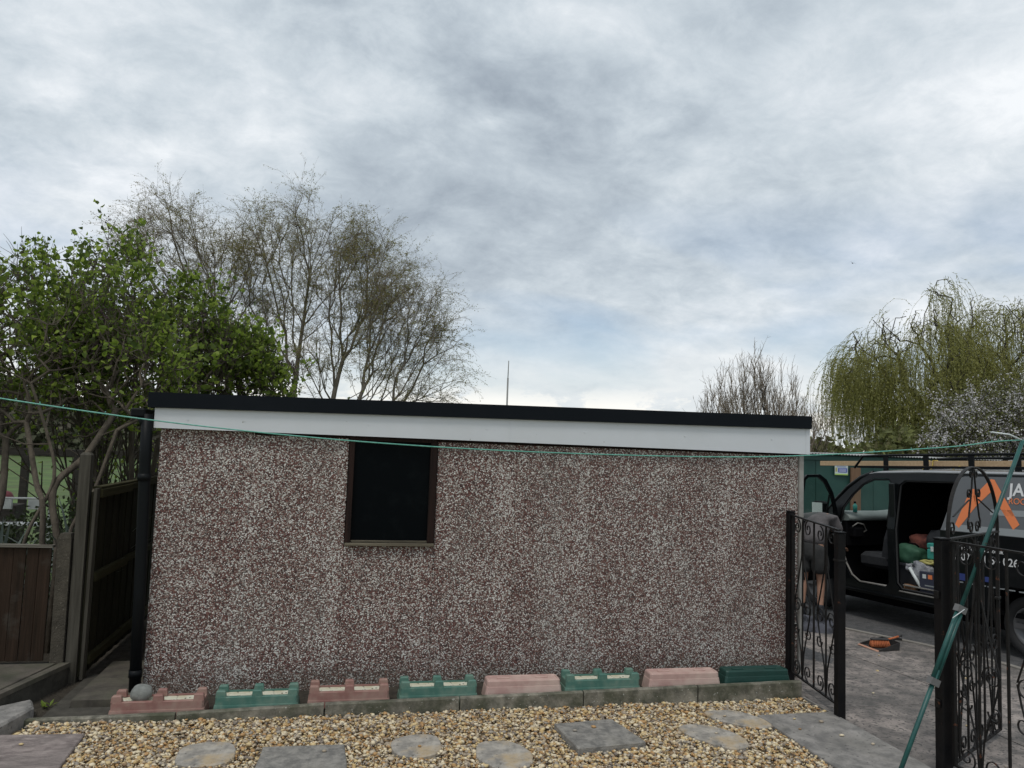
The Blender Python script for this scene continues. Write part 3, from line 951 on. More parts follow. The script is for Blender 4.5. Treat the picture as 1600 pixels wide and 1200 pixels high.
# ================================================================== PLASTIC TROUGHS
def castle_trough(x0, x1, z0, m, label, grp):
    t = empty('plastic_trough', ((x0 + x1) / 2, -.42, z0), label=label, cat='plastic trough', group=grp)
    w = (x1 - x0) / 2
    D = .085
    b = MB()
    fl = .014
    H = .112
    outer = [[(-w - fl, -D - fl), (w + fl, D + fl), 0], [(-w - fl * .4, -D - fl * .4), (w + fl * .4, D + fl * .4), .055], [(-w, -D), (w, D), .056], [(-w, -D), (w, D), H - .004], [(-w + .004, -D + .004), (w - .004, D - .004), H]]
    r = []
    c = .012
    for (a, e, z) in outer:
        r.append([(a[0] + c, a[1], z), (e[0] - c, a[1], z), (e[0], a[1] + c, z), (e[0], e[1] - c, z), (e[0] - c, e[1], z), (a[0] + c, e[1], z), (a[0], e[1] - c, z), (a[0], a[1] + c, z)])
    b.rings(r, cap=False)
    # top ledge down to the tray
    ti = r[-1]
    i2 = [(x * .93, y * .70, H) for x, y, z in ti]
    i3 = [(x * .93, y * .70, H - .014) for x, y, z in ti]
    b.rings([ti, i2, i3], cap=False)
    for s, yy in ((-1, -D + .001), (1, D - .001)):
        for u in (-1, 0, 1):
            mw = .036
            xc = u * (w - mw)
            ya, yb = (yy, yy + .042) if s < 0 else (yy - .042, yy)
            k = .006
            b.rings([[(xc - mw, ya, H - .003), (xc + mw, ya, H - .003), (xc + mw, yb, H - .003), (xc - mw, yb, H - .003)],
                     [(xc - mw + .005, ya + .001, H + .036), (xc + mw - .005, ya + .001, H + .036), (xc + mw - .005, yb - .001, H + .036), (xc - mw + .005, yb - .001, H + .036)],
                     [(xc - mw + .005 + k, ya + k, H + .043), (xc + mw - .005 - k, ya + k, H + .043), (xc + mw - .005 - k, yb - k, H + .043), (xc - mw + .005 + k, yb - k, H + .043)]])
    b.build('trough_body', m, t)
    MB().box(-w * .92, w * .92, -D * .68, D * .68, H - .03, H - .008).build('tray', M['traysand'], t)
    return t


def plain_trough(x0, x1, z0, m, label, grp):
    t = empty('plastic_trough', ((x0 + x1) / 2, -.42, z0), label=label, cat='plastic trough', group=grp)
    w = (x1 - x0) / 2
    D = .085
    b = MB()
    r = []
    c = .014
    for (ww, dd, z) in ((w, D, 0), (w * .955, D * .88, .085), (w * .945, D * .86, .088), (w * .935, D * .84, .125), (w * .915, D * .78, .134), (w * .88, D * .66, .135), (w * .87, D * .62, .129)):
        r.append([(-ww + c, -dd, z), (ww - c, -dd, z), (ww, -dd + c, z), (ww, dd - c, z), (ww - c, dd, z), (-ww + c, dd, z), (-ww, dd - c, z), (-ww, -dd + c, z)])
    b.rings(r)
    b.build('trough_body', m, t)
    for s in (-1, 1):
        MB().box(s * w * .5 - .05, s * w * .5 + .05, -.012, .012, .128, .1365, .003).build('moulded_foot', m, t)
    return t


G1 = 'row of plastic garden troughs along the garage wall'
castle_trough(-.085, .525, .005, M['pl_pink'], 'dusky pink castle-topped trough with a grey stone resting on it', G1)
castle_trough(.600, 1.165, .020, M['pl_green'], 'green castle-topped trough between the stone-topped pink trough and the next pink one', G1)
castle_trough(1.245, 1.820, .034, M['pl_pink'], 'pink castle-topped trough holding only sandy dirt, between two green ones', G1)
castle_trough(1.905, 2.480, .046, M['pl_green'], 'green castle-topped trough right of the sandy pink one, below and right of the window', G1)
plain_trough(2.545, 3.160, .056, M['pl_pinkpale'], 'pale pink plain-topped trough lying between the two rightmost castle-topped green ones', G1)
castle_trough(3.185, 3.790, .066, M['pl_green'], 'green castle-topped trough standing between the two plain pale pink ones', G1)
plain_trough(3.870, 4.500, .076, M['pl_pinkpale'], 'pale pink plain-topped trough next to the darkest green trough', G1)
plain_trough(4.530, 5.130, .080, M['pl_dark'], 'very dark green plain-topped trough at the gate end of the row', G1)

# cobble resting on the first trough
rng = np.random.default_rng(11)


def rock(name, sx, sy, sz, m, loc, seed, parent=None, sub=2, **kw):
    import bmesh
    bm = bmesh.new()
    bmesh.ops.create_icosphere(bm, subdivisions=sub, radius=1.0)
    for v in bm.verts:
        p = v.co.copy()
        k = 1 + .16 * mnoise.noise(p * 1.3 + Vector((seed, 0, 0))) + .05 * mnoise.noise(p * 4 + Vector((seed, 5, 0)))
        q = Vector((math.copysign(abs(p.x) ** .75, p.x), math.copysign(abs(p.y) ** .75, p.y), math.copysign(abs(p.z) ** .7, p.z)))
        v.co = Vector((q.x * sx, q.y * sy, q.z * sz)) * k
    me = bpy.data.meshes.new(name)
    bm.to_mesh(me)
    bm.free()
    me.polygons.foreach_set('use_smooth', [True] * len(me.polygons))
    return tag(link(name, me, m, parent, loc), **kw)


rock('stone', .068, .055, .056, M['cobble'], (.095, -.430, .160), 2.0, sub=3, label='smooth grey stone resting on the first pink trough', cat='stone')

# ================================================================== STEPPING STONES, SLABS
SLABS = []


def flat_stone(name, poly, z1, m, label, cat='paving slab', grp=None, c=.006, seed=0):
    cx = sum(p[0] for p in poly) / len(poly)
    cy = sum(p[1] for p in poly) / len(poly)
    SLABS.append([tuple(p) for p in poly])
    pl = []
    rnd = random.Random(seed)
    n = len(poly)
    for i in range(n):
        a, b_ = poly[i], poly[(i + 1) % n]
        for k in range(4):
            t = k / 4
            j = .0035
            pl.append((a[0] + (b_[0] - a[0]) * t - cx + rnd.uniform(-j, j), a[1] + (b_[1] - a[1]) * t - cy + rnd.uniform(-j, j)))
    o = MB().prism(pl, -.03, z1, c).build(name, m, None, loc=(cx, cy, 0), label=label, cat=cat, group=grp)
    return o


def smooth_poly(pts, k=3):
    n = len(pts)
    out = []
    for i in range(n):
        p0, p1, p2, p3 = [Vector(pts[(i + j) % n]) for j in (-1, 0, 1, 2)]
        for s in range(k):
            t = s / k
            q = 0.5 * ((2 * p1) + (-p0 + p2) * t + (2 * p0 - 5 * p1 + 4 * p2 - p3) * t * t + (-p0 + 3 * p1 - 3 * p2 + p3) * t ** 3)
            out.append((q.x, q.y))
    return out


G2 = 'stepping stones set in the gravel'
flat_stone('stepping_stone', smooth_poly([(.50, -1.20), (.53, -1.10), (.66, -1.05), (.79, -1.08), (.84, -1.20), (.83, -1.36), (.70, -1.43), (.53, -1.38)]), .028, M['step_grey'], 'rounded stepping stone nearest the pinkish slab', 'stepping stone', G2, seed=1)
flat_stone('stepping_stone', smooth_poly([(1.80, -1.24), (1.83, -1.14), (1.95, -1.08), (2.08, -1.09), (2.125, -1.20), (2.10, -1.38), (1.97, -1.45), (1.84, -1.40)]), .030, M['step_grey'], 'rounded pale stepping stone with a rust stain, in the gravel midway along the bed', 'stepping stone', G2, seed=2)
flat_stone('stepping_stone', smooth_poly([(2.34, -1.36), (2.38, -1.26), (2.50, -1.24), (2.60, -1.28), (2.68, -1.45), (2.62, -1.66), (2.44, -1.68), (2.33, -1.52)]), .028, M['step_grey'], 'rounded stepping stone left of the raised square slab, cut by the bottom edge', 'stepping stone', G2, seed=3)
flat_stone('stepping_stone', smooth_poly([(3.84, -1.14), (3.96, -1.10), (4.10, -1.16), (4.20, -1.32), (4.19, -1.50), (4.06, -1.57), (3.94, -1.46), (3.84, -1.28)]), .030, M['step_grey'], 'oval stepping stone just right of the raised square slab', 'stepping stone', G2, seed=4)
flat_stone('stepping_stone', smooth_poly([(4.17, -.86), (4.30, -.83), (4.44, -.86), (4.55, -1.03), (4.56, -1.17), (4.44, -1.22), (4.30, -1.14), (4.19, -1.0)]), .028, M['step_grey'], 'oval stepping stone closest to the long grey path slab', 'stepping stone', G2, seed=5)
flat_stone('paving_slab', [(2.945, -1.04), (3.39, -.99), (3.475, -1.43), (2.985, -1.49)], .050, M['slate'], 'raised dark square slab sitting proud of the gravel', grp='slabs in the gravel', seed=6)
flat_stone('paving_slab', [(1.00, -1.165), (1.51, -1.185), (1.53, -1.68), (.98, -1.68)], .026, M['slate'], 'dark square slab level with the gravel between two rounded stones', grp='slabs in the gravel', seed=7)
flat_stone('paving_slab', [(-.70, -.80), (-.14, -.83), (-.105, -1.42), (-.75, -1.42)], .034, M['pinkslab'], 'pinkish riven slab at the left end of the gravel', grp='slabs in the gravel', seed=8)
flat_stone('paving_slab', [(-1.32, -.80), (-.712, -.80), (-.762, -1.42), (-1.35, -1.42)], .030, M['pinkslab'], 'pinkish slab running out of view beside its riven twin', grp='slabs in the gravel', seed=9)
flat_stone('path_slab', [(4.55, -.97), (5.02, -.965), (5.165, -.965), (5.165, -2.05), (4.55, -2.05)], .030, M['slab'], 'long grey path slab along the foot of the gate line', seed=10)
flat_stone('path_slab', [(4.55, -2.056), (5.165, -2.056), (5.165, -3.1), (4.55, -3.1)], .030, M['slab'], 'grey path slab nearest the viewer by the gate line', seed=11)
# thin sill under the gate line
MB().box(5.168, 5.183, -3.1, -.60, -.05, .026).build('path_edge', M['slab'], kind='structure')
weed = empty('weed', (-.60, -.16, .0), label='small green weed in the dark gap beside the step', cat='weed')
_r = random.Random(5)
for _k in range(16):
    _a, _l = _r.uniform(0, 6.28), _r.uniform(.03, .075)
    _d = Vector((math.cos(_a), math.sin(_a), _r.uniform(.35, 1.2))).normalized()
    _s = Vector((-math.sin(_a), math.cos(_a), 0)) * .011
    _p = Vector((_r.uniform(-.03, .03), _r.uniform(-.03, .03), .0))
    MB().add([tuple(_p), tuple(_p + _d * _l * .5 + _s), tuple(_p + _d * _l - Vector((0, 0, .006))), tuple(_p + _d * _l * .5 - _s)], [(0, 1, 2), (0, 2, 3)]).build('leaf', M['lilacleaf'], weed)
# alley slabs
Ga = 'paving slabs in the alley beside the garage'


def aslab(poly, z0, z1, m, label, seed):
    cx = sum(p[0] for p in poly) / 4
    cy = sum(p[1] for p in poly) / 4
    MB().prism([(x - cx, y - cy) for x, y in poly], z0, z1, .005).build('paving_slab', m, None, loc=(cx, cy, 0), label=label, cat='paving slab', group=Ga)


aslab([(-.42, -.22), (-.02, -.23), (-.02, .29), (-.42, .30)], .0, .058, M['darkslab'], 'brown damp slab lying in the alley mouth nearest the pink trough', 1)
aslab([(-.42, .308), (-.02, .298), (-.02, .80), (-.42, .80)], .0, .054, M['darkslab'], 'brown damp slab second into the alley behind the first', 2)
aslab([(-.545, -.44), (-.10, -.47), (-.10, -.235), (-.43, -.225), (-.43, .6), (-.545, .6)], -.02, .003, M['basedark'], 'sunken dark slab under the alley slabs beside the step', 3)
# raised terrace at the left and its front step
te = empty('raised_paving', (0, 0, 0), kind='structure')
MB().prism([(-3.6, -.36), (-.83, -.40), (-.64, .36), (-.64, .54), (-3.6, .54)], -.05, .125).build('terrace_base', M['basedark'], te)
MB().prism([(-1.42, -.38), (-.885, -.39), (-.722, .36), (-1.42, .36)], .127, .163, .006).build('coping_slab', M['darkslab'], te)
MB().prism([(-.875, -.395), (-.820, -.39), (-.625, .385), (-.70, .385)], .127, .160, .006).build('coping_slab', M['darkslab'], te)
MB().prism([(-2.1, -.38), (-1.43, -.38), (-1.43, .36), (-2.1, .36)], .127, .163, .006).build('coping_slab', M['darkslab'], te)
st = MB().prism([(-1.9, -.80), (-.66, -.80), (-.585, -.43), (-.655, -.27), (-.83, -.42), (-1.9, -.42)], -.04, .085, .014).build('step_slab', M['slab'], None, label='pale grey concrete step at the foot of the raised paving', cat='step')

# ---------------------------------------------------------------- gravel stones (real geometry)
rng = np.random.default_rng(3)
import bmesh as _bm
b0 = _bm.new()
_bm.ops.create_icosphere(b0, subdivisions=1, radius=1.0)
icoV = np.array([v.co[:] for v in b0.verts])
icoF = np.array([[v.index for v in f.verts] for f in b0.faces])
b0.free()


def inside(poly, X, Y, grow=0.0):
    cx = sum(p[0] for p in poly) / len(poly)
    cy = sum(p[1] for p in poly) / len(poly)
    pts = [(cx + (x - cx) * (1 + grow), cy + (y - cy) * (1 + grow)) for x, y in poly]
    r = np.zeros(len(X), bool)
    n = len(pts)
    for i in range(n):
        x0, y0 = pts[i]
        x1, y1 = pts[(i + 1) % n]
        c = ((y0 > Y) != (y1 > Y)) & (X < (x1 - x0) * (Y - y0) / (y1 - y0 + 1e-12) + x0)
        r ^= c
    return r


def gravel(n, x0, x1, y0, y1, zlo, zhi, smin, smax, seed):
    r = np.random.default_rng(seed)
    X = r.uniform(x0, x1, n)
    Y = r.uniform(y0, y1, n)
    keep = np.ones(n, bool)
    for pl in SLABS:
        keep &= ~inside(pl, X, Y, -.04)
    yed = np.where(X < .36, -.50 - (X + .70) / 1.06 * .075, -.570) - .022
    keep &= Y < yed
    keep &= ~((X < -.57) & (Y > -.80))
    X, Y = X[keep], Y[keep]
    n = len(X)
    heap = .012 * np.array([mnoise.noise(Vector((x * 2.2, y * 2.2, 0))) for x, y in zip(X, Y)])
    Z = r.uniform(zlo, zhi, n) + heap * .8
    S = smin + (smax - smin) * r.random(n) ** 2.4
    A = S[:, None] * np.stack([r.uniform(.8, 1.35, n), r.uniform(.65, 1.0, n), r.uniform(.42, .75, n)], 1)
    V = icoV[None] * (1 + r.uniform(-.30, .20, (n, 12, 1)))
    V = V * A[:, None, :]
    # random rotation: z then tilt
    th, ph = r.uniform(0, 2 * np.pi, n), r.normal(0, .45, n)
    c, s = np.cos(ph)[:, None], np.sin(ph)[:, None]
    y, z = V[..., 1] * c - V[..., 2] * s, V[..., 1] * s + V[..., 2] * c
    c, s = np.cos(th)[:, None], np.sin(th)[:, None]
    x = V[..., 0]
    V = np.stack([x * c - y * s + X[:, None], x * s + y * c + Y[:, None], z + Z[:, None]], -1)
    F = icoF[None] + (np.arange(n) * 12)[:, None, None]
    return V.reshape(-1, 3), F.reshape(-1, 3)


V1, F1 = gravel(52000, -1.1, 5.16, -2.15, -.5, -.006, .019, .0060, .0215, 1)
V2, F2 = gravel(9000, -1.3, 4.6, -3.6, -2.15, -.004, .012, .010, .022, 2)
np_mesh('gravel', np.vstack([V1, V2]), np.vstack([F1, F2 + len(V1)]), M['stones'], kind='stuff')
# a few loose pebbles scattered on slabs and the driveway
loose = []
for i, (x, y, z) in enumerate([(4.78, -1.10, .032), (4.93, -1.45, .032), (5.05, -1.62, .032), (4.70, -1.30, .032), (4.95, -1.18, .032), (1.38, -1.30, .028), (1.98, -1.30, .032), (3.20, -1.15, .052), (3.05, -1.2, .052), (4.28, -.98, .03),
                               (5.9, -.5, .0), (6.4, .1, .0), (6.1, -1.3, .0), (5.75, -2.0, 0), (6.6, -.4, 0), (7.1, -.2, 0), (5.6, -1.6, 0), (6.0, .5, 0), (6.8, .6, 0), (-.45, -1.0, .036), (4.05, -1.3, .03)]):
    s = .010 + .006 * ((i * 37) % 10) / 10
    V = icoV * np.array([s * 1.3, s, s * .6]) * (1 + np.random.default_rng(i).uniform(-.2, .2, (12, 1))) + np.array([x, y, z + s * .45])
    loose.append(V)
np_mesh('loose_gravel', np.vstack(loose), np.vstack([icoF + 12 * i for i in range(len(loose))]), M['stones'], kind='stuff')

# ================================================================== LEFT FENCES
# low brown fence on the raised paving, facing the viewer
lf = empty('low_fence', (-1.8, .45, .16), label='low fence of red-brown boards under a grey capping on the raised paving', cat='fence')
random.seed(8)
x = -.845
k = 0
while x > -3.4:
    w = random.uniform(.088, .112)
    b = MB()
    z1 = .905 + random.uniform(-.006, .004)
    b.box(x - w + .003, x - .001, -.008 + (k % 2) * .006, .008 + (k % 2) * .006, .0, z1, .002)
    b.build('board', M['boardbrown'], lf, loc=(1.8, 0, 0))
    x -= w
    k += 1
MB().hexa([(-3.4, -.03, .908), (-.835, -.03, .885), (-.835, .035, .885), (-3.4, .035, .908), (-3.4, -.03, .928), (-.835, -.03, .905), (-.835, .035, .905), (-3.4, .035, .928)]).build('capping', M['capwood'], lf, loc=(1.8, 0, 0))
# concrete post
cp = MB()
cp.rings([[(-.78, .40, .0), (-.685, .40, .0), (-.685, .52, .0), (-.78, .52, .0)], [(-.80, .41, 1.12), (-.70, .41, 1.12), (-.70, .51, 1.12), (-.80, .51, 1.12)], [(-.785, .42, 1.16), (-.71, .42, 1.16), (-.71, .50, 1.16), (-.785, .50, 1.16)]])
cp.build('concrete_post', M['concpost'], None, label='rough concrete post between the low brown fence and the tall timber post', cat='post')
# tall weathered timber post
MB().rings([[(-.672, .42, -.05), (-.590, .42, -.05), (-.590, .50, -.05), (-.672, .50, -.05)], [(-.690, .42, 1.79), (-.606, .42, 1.79), (-.606, .50, 1.79), (-.690, .50, 1.79)], [(-.675, .435, 1.81), (-.62, .435, 1.81), (-.62, .485, 1.81), (-.675, .485, 1.81)]]).build(
    'timber_post', M['postgrey'], None, label='tall weathered grey timber post at the mouth of the alley', cat='post')
# tall board fence receding along the alley
rf = empty('alley_fence', (-.56, .45, 0), label='tall dark board fence with cross rails running back along the alley', cat='fence')
y = .0
k = 0
while y < 3.6:
    w = random.uniform(.095, .115)
    MB().box(-.03 - (k % 2) * .008, -.016 - (k % 2) * .008, y + .002, y + w - .002, .02, 1.50 + random.uniform(-.01, .01), .002).build('board', M['boardold'], rf)
    y += w
    k += 1
MB().box(-.015, .012, .0, .085, .0, 1.52, .003).build('end_post', M['postgrey'], rf)
for z in (.10, .76, 1.44):
    MB().box(-.014, .030, .088, 1.02, z, z + .07, .003).build('rail', M['railold'], rf)
    MB().box(-.014, .026, 1.03, 3.6, z + .02 * (z > .5), z + .075, .003).build('rail', M['railold'], rf)
MB().box(-.05, .018, .088, 3.6, 1.512, 1.532, .003).build('capping', M['railold'], rf)

# dark post and rail fence by the lawn
pf = empty('rail_fence', (-4, 8, 0), label='dark rail on posts seen through the shrub stems in front of the lawn', cat='fence')
MB().box(-8, 3.5, -.03, .03, 1.56, 1.68, .004).build('rail', M['fencedark'], pf)
for x, w in ((-5.9, .10), (-3.2, .11), (.14, .11), (.95, .13), (-2.1, .10), (-4.6, .10), (2.2, .11)):
    MB().box(x - w / 2, x + w / 2, -.05, .05, 0, 1.555, .004).build('post', M['fencedark'], pf)
# white boards and maroon cover half hidden behind the shrubs
bw = empty('white_bench', (-3.15, 6, 0), label='low white garden bench half hidden behind the shrub stems', cat='bench')
for x in (-.18, .18):
    MB().box(x - .075, x + .075, -.02, .02, .84, .98, .004).build('backrest_board', M['benchwhite'], bw)
MB().box(-.42, .42, -.02, .30, .60, .63, .004).build('seat', M['benchwhite'], bw)
for x in (-.40, .40):
    MB().box(x - .02, x + .02, -.02, .02, 0, .98, .003).build('leg', M['benchwhite'], bw)
    MB().box(x - .02, x + .02, .27, .30, 0, .6, .003).build('leg', M['benchwhite'], bw)
MB().box(-.42, .42, -.021, .019, .985, 1.01, .003).build('top_rail', M['benchwhite'], bw)
rock('maroon_cushion', .22, .16, .10, M['maroon'], (-3.62, 6.4, .98), 7.0, label='rounded maroon cover beyond the white bench, at the very left', cat='cover')
MB().box(-4.1, -3.3, 6.25, 6.6, 0, .875, .01).build('storage_chest', M['fencedark'], None, label='dark chest under the maroon cover', cat='chest')

# ================================================================== LILAC SHRUBS
def catmull(pts, k):
    n = len(pts)
    out = []
    for i in range(n - 1):
        p0, p1, p2, p3 = [Vector(pts[min(max(i + j, 0), n - 1)]) for j in (-1, 0, 1, 2)]
        for q in range(k):
            t = q / k
            out.append(tuple(0.5 * ((2 * p1) + (-p0 + p2) * t + (2 * p0 - 5 * p1 + 4 * p2 - p3) * t * t + (-p0 + 3 * p1 - 3 * p2 + p3) * t ** 3)))
    return out + [tuple(pts[-1])]


def lilac(name, root, stems, ells, npts, nleaf, seed, label, buds=60, leaf=.058, grp='leafy shrubs left of and behind the garage'):
    r = np.random.default_rng(seed)
    t = empty(name, root, label=label, cat='shrub', group=grp)
    root = np.array(root)
    SP0, SP1, SR0, SR1 = [], [], [], []
    LP, LD = [], []
    pts = in_ellipsoids(ells, npts, r)
    pts = pts[pts[:, 2] > .9]
    # split the points over the stems (nearest stem top wins)
    tops = np.array([s[-1] for s in stems], float)
    who = np.argmin(np.linalg.norm(pts[:, None, :2] - tops[None, :, :2], axis=2) + r.random((len(pts), len(stems))) * .5, axis=1)
    for k, s in enumerate(stems):
        s = np.array(catmull(s, 5), float)
        mine = pts[who == k]
        if len(mine) < 3:
            continue
        nodes, par, w, kids, order = span_tree(mine, s[0], .35, r, extra=s[1:])
        a, b, ra, rb = tree_segments(nodes, par, w, .0045, .031, .48, .03, r)
        SP0.append(a); SP1.append(b); SR0.append(ra); SR1.append(rb)
        tips = np.where((w <= 5) & (par >= 0))[0]
        d = nodes[tips] - nodes[par[tips]]
        d[:, 2] += .15
        LP.append(nodes[tips]); LD.append(d)
    P, D = np.concatenate(LP), np.concatenate(LD)
    D /= np.linalg.norm(D, axis=1, keepdims=True) + 1e-9
    rep = 3
    Pm = np.repeat(P, rep, 0)
    Dm = np.repeat(D, rep, 0) + r.normal(size=(len(P) * rep, 3)) * .7
    Dm[:, 2] += .25
    S, lp, ld = twigs(Pm, Dm, r, n_seg=3, L=.30, droop=.05, spread=.45, r=.0035, sub=0)
    a, b = np.concatenate(SP0 + [S[0]]), np.concatenate(SP1 + [S[1]])
    ra, rb = np.concatenate(SR0 + [S[2]]), np.concatenate(SR1 + [S[3]])
    V, F = np_tubes(a, b, ra, rb, 7)
    np_mesh('branches', V - root, F, M['bark'], t, smooth=True)
    # leaves in pairs along the shoots
    m = int(np.ceil(nleaf / len(lp)))
    lp = np.repeat(lp, m, 0)[:nleaf * 2]
    ld = np.repeat(ld, m, 0)[:nleaf * 2]
    sel = r.permutation(len(lp))[:nleaf]
    lp, ld = lp[sel], ld[sel]
    # leaf density varies over the crown so light and gaps show
    den = np.array([1.15 * mnoise.noise(Vector(p * 2.3)) + .5 * mnoise.noise(Vector(p * 5.0)) for p in lp])
    keep = den > r.uniform(-.36, .40, len(lp))
    lp, ld = lp[keep], ld[keep]
    lp = lp + r.normal(size=lp.shape) * .035
    ld = ld + r.normal(size=ld.shape) * .8
    ld[:, 2] -= .25
    L = leaf * r.uniform(.40, 1.40, len(lp))
    V, F = np_leaves(lp, ld, L, L * .78, r, heart=True)
    np_mesh('leaves', V - root, F, M['lilacleaf'], t, kind='stuff')
    if buds:
        tip = P[r.permutation(len(P))[:buds]] + np.array([0, 0, .12])
        q = np.repeat(tip, 26, 0)
        u = r.random((len(q), 1))
        q = q + r.normal(size=q.shape) * np.array([.026, .026, .0]) * (1.1 - u) + np.array([0, 0, .16]) * u
        V, F = np_leaves(q, r.normal(size=q.shape), .022, .018, r)
        np_mesh('flower_buds', V - root, F, M['lilacbud'], t, kind='stuff')
    return t


lilac('lilac_shrub', (-1.18, 1.25, 0),
      [[(-1.40, 1.2, 0), (-1.36, 1.2, .6), (-1.31, 1.2, 1.05), (-1.16, 1.3, 1.55), (-1.30, 1.4, 2.0)],
       [(-1.16, 1.25, 0), (-1.17, 1.2, .7), (-1.20, 1.2, 1.30), (-1.30, 1.3, 1.50), (-1.5, 1.5, 2.05)],
       [(-1.10, 1.3, 0), (-1.05, 1.2, .9), (-1.16, 1.3, 1.45), (-.98, 1.5, 1.75), (-.85, 1.9, 2.2)],
       [(-.98, 1.35, 0), (-1.00, 1.3, 1.0), (-.86, 1.4, 1.40), (-.75, 1.6, 2.0)],
       [(-1.9, 1.3, 0), (-1.75, 1.3, .8), (-1.62, 1.4, 1.3), (-1.7, 1.6, 1.9)]],
      [(-1.75, 2.0, 2.75, .95, .9, .75), (-1.10, 2.1, 3.2, .42, .5, .62), (-1.05, 2.2, 2.6, .60, .7, .8), (-.55, 1.9, 2.55, .45, .6, .5), (-2.1, 1.6, 2.05, .7, .6, .4)],
      560, 15000, 21, 'loose leafy shrub with several bare bent stems behind the low brown fence', 60)
lilac('lilac_shrub', (-.9, 3.0, 0),
      [[(-.9, 3.0, 0), (-.92, 3.0, 1.2), (-.98, 3.0, 2.1), (-1.0, 3.1, 2.8)],
       [(-.6, 3.2, 0), (-.55, 3.2, 1.3), (-.45, 3.2, 2.1), (-.3, 3.2, 2.6)],
       [(-.75, 3.1, 0), (-.78, 3.1, 1.2), (-.7, 3.1, 2.0), (-.75, 3.2, 3.0)],
       [(-1.3, 3.2, 0), (-1.35, 3.2, 1.4), (-1.6, 3.2, 2.2), (-1.8, 3.2, 2.9)]],
      [(-1.30, 3.1, 3.80, .30, .35, .42), (-1.25, 3.2, 3.2, .65, .7, .6), (-.45, 3.2, 2.95, .62, .7, .50), (-.50, 3.2, 3.50, .36, .4, .32), (-2.1, 3.2, 3.72, .40, .4, .36), (-2.7, 3.3, 3.3, .4, .4, .4), (-1.8, 3.2, 2.7, .8, .6, .6)],
      600, 16500, 22, 'tallest green shrub with dark purple buds rising beside the garage roof corner', 110)
lilac('lilac_shrub', (.2, 3.9, 0),
      [[(.15, 3.9, 0), (.15, 3.9, 1.3), (.1, 3.9, 2.1), (.0, 3.9, 2.7)],
       [(.35, 4.0, 0), (.40, 4.0, 1.3), (.5, 4.0, 2.0), (.6, 4.0, 2.5)]],
      [(.05, 3.9, 2.85, .50, .5, .55), (.50, 3.9, 2.55, .34, .5, .40), (-.25, 3.9, 2.8, .5, .6, .6)],
      380, 9500, 23, 'green shrub whose crown ends over the black roof trim before the birches', 50)
lilac('lilac_shrub', (-3.9, 3.4, 0),
      [[(-3.9, 3.4, 0), (-3.9, 3.4, 1.0), (-3.8, 3.4, 2.0)],
       [(-3.2, 3.2, 0), (-3.15, 3.2, 1.1), (-3.2, 3.2, 2.0)]],
      [(-3.5, 3.3, 3.0, .9, .8, .75), (-3.1, 3.2, 2.35, .8, .6, .6), (-4.3, 3.4, 2.9, .8, .7, .9)],
      400, 8500, 24, 'leafy shrub cut by the left edge, behind the bent-stemmed one', 40)

# scrubby thin stems between alley fence and garage
def scrub(root, n, h, seed, label):
    r = np.random.default_rng(seed)
    t = empty('scrub_bush', root, label=label, cat='bush')
    P = np.array(root) + np.stack([r.normal(0, .28, n), r.normal(0, .25, n), np.zeros(n)], 1)
    D = np.stack([r.normal(0, .22, n), r.normal(0, .2, n), np.ones(n)], 1)
    S, lp, ld = twigs(P, D, r, n_seg=7, L=h, droop=-.05, spread=.35, r=.014, sub=3)
    V, F = np_tubes(*S, 4)
    np_mesh('stems', V - np.array(root), F, M['bark'], t)
    lp = lp[lp[:, 2] > .8]
    q = lp[r.permutation(len(lp))[:900]]
    V, F = np_leaves(q, r.normal(size=q.shape), .05, .035, r, heart=True)
    np_mesh('leaves', V - np.array(root), F, M['lilacleaf'], t, kind='stuff')


scrub((-1.1, 3.6, 0), 34, 2.5, 31, 'tangle of thin brownish stems behind the alley fence')
scrub((-.5, 5.2, 0), 22, 2.3, 32, 'sparse bush of thin stems seen between the downpipe and the garage corner')

# sword-leaved plants
def sword_plant(x, y, n, seed, label, h=1.25):
    r = random.Random(seed)
    t = empty('sword_plant', (x, y, 0), label=label, cat='plant', group='sword-leaved plants behind the low brown fence')
    for i in range(n):
        az = r.uniform(0, 2 * math.pi)
        lean = r.uniform(.15, .85)
        L = h * r.uniform(.75, 1.1)
        w = r.uniform(.022, .034)
        b = MB()
        d = Vector((math.cos(az), math.sin(az), 0))
        sdv = Vector((-math.sin(az), math.cos(az), 0))
        rings = []
        ns = 7
        for k in range(ns + 1):
            s = k / ns
            p = d * (lean * L * s * s * .8 + .03) + Vector((0, 0, L * (s - .38 * lean * s * s)))
            ww = w * (1 - s) ** .6 * (0.7 + .6 * s)
            rings.append([tuple(p - sdv * ww), tuple(p + Vector((0, 0, -.25 * ww)) - d * ww * .25), tuple(p + sdv * ww)])
        b.rings(rings, cap=False, close=False)
        b.build('blade', M['sword'], t)


sword_plant(-1.62, 1.45, 36, 41, 'sword-leaved plant nearest the left edge behind the low fence', 1.35)
sword_plant(-1.02, 1.75, 34, 42, 'sword-leaved plant beside the tall timber post', 1.40)
sword_plant(-2.2, 1.6, 22, 43, 'sword-leaved plant furthest along the low fence, partly out of view', 1.35)

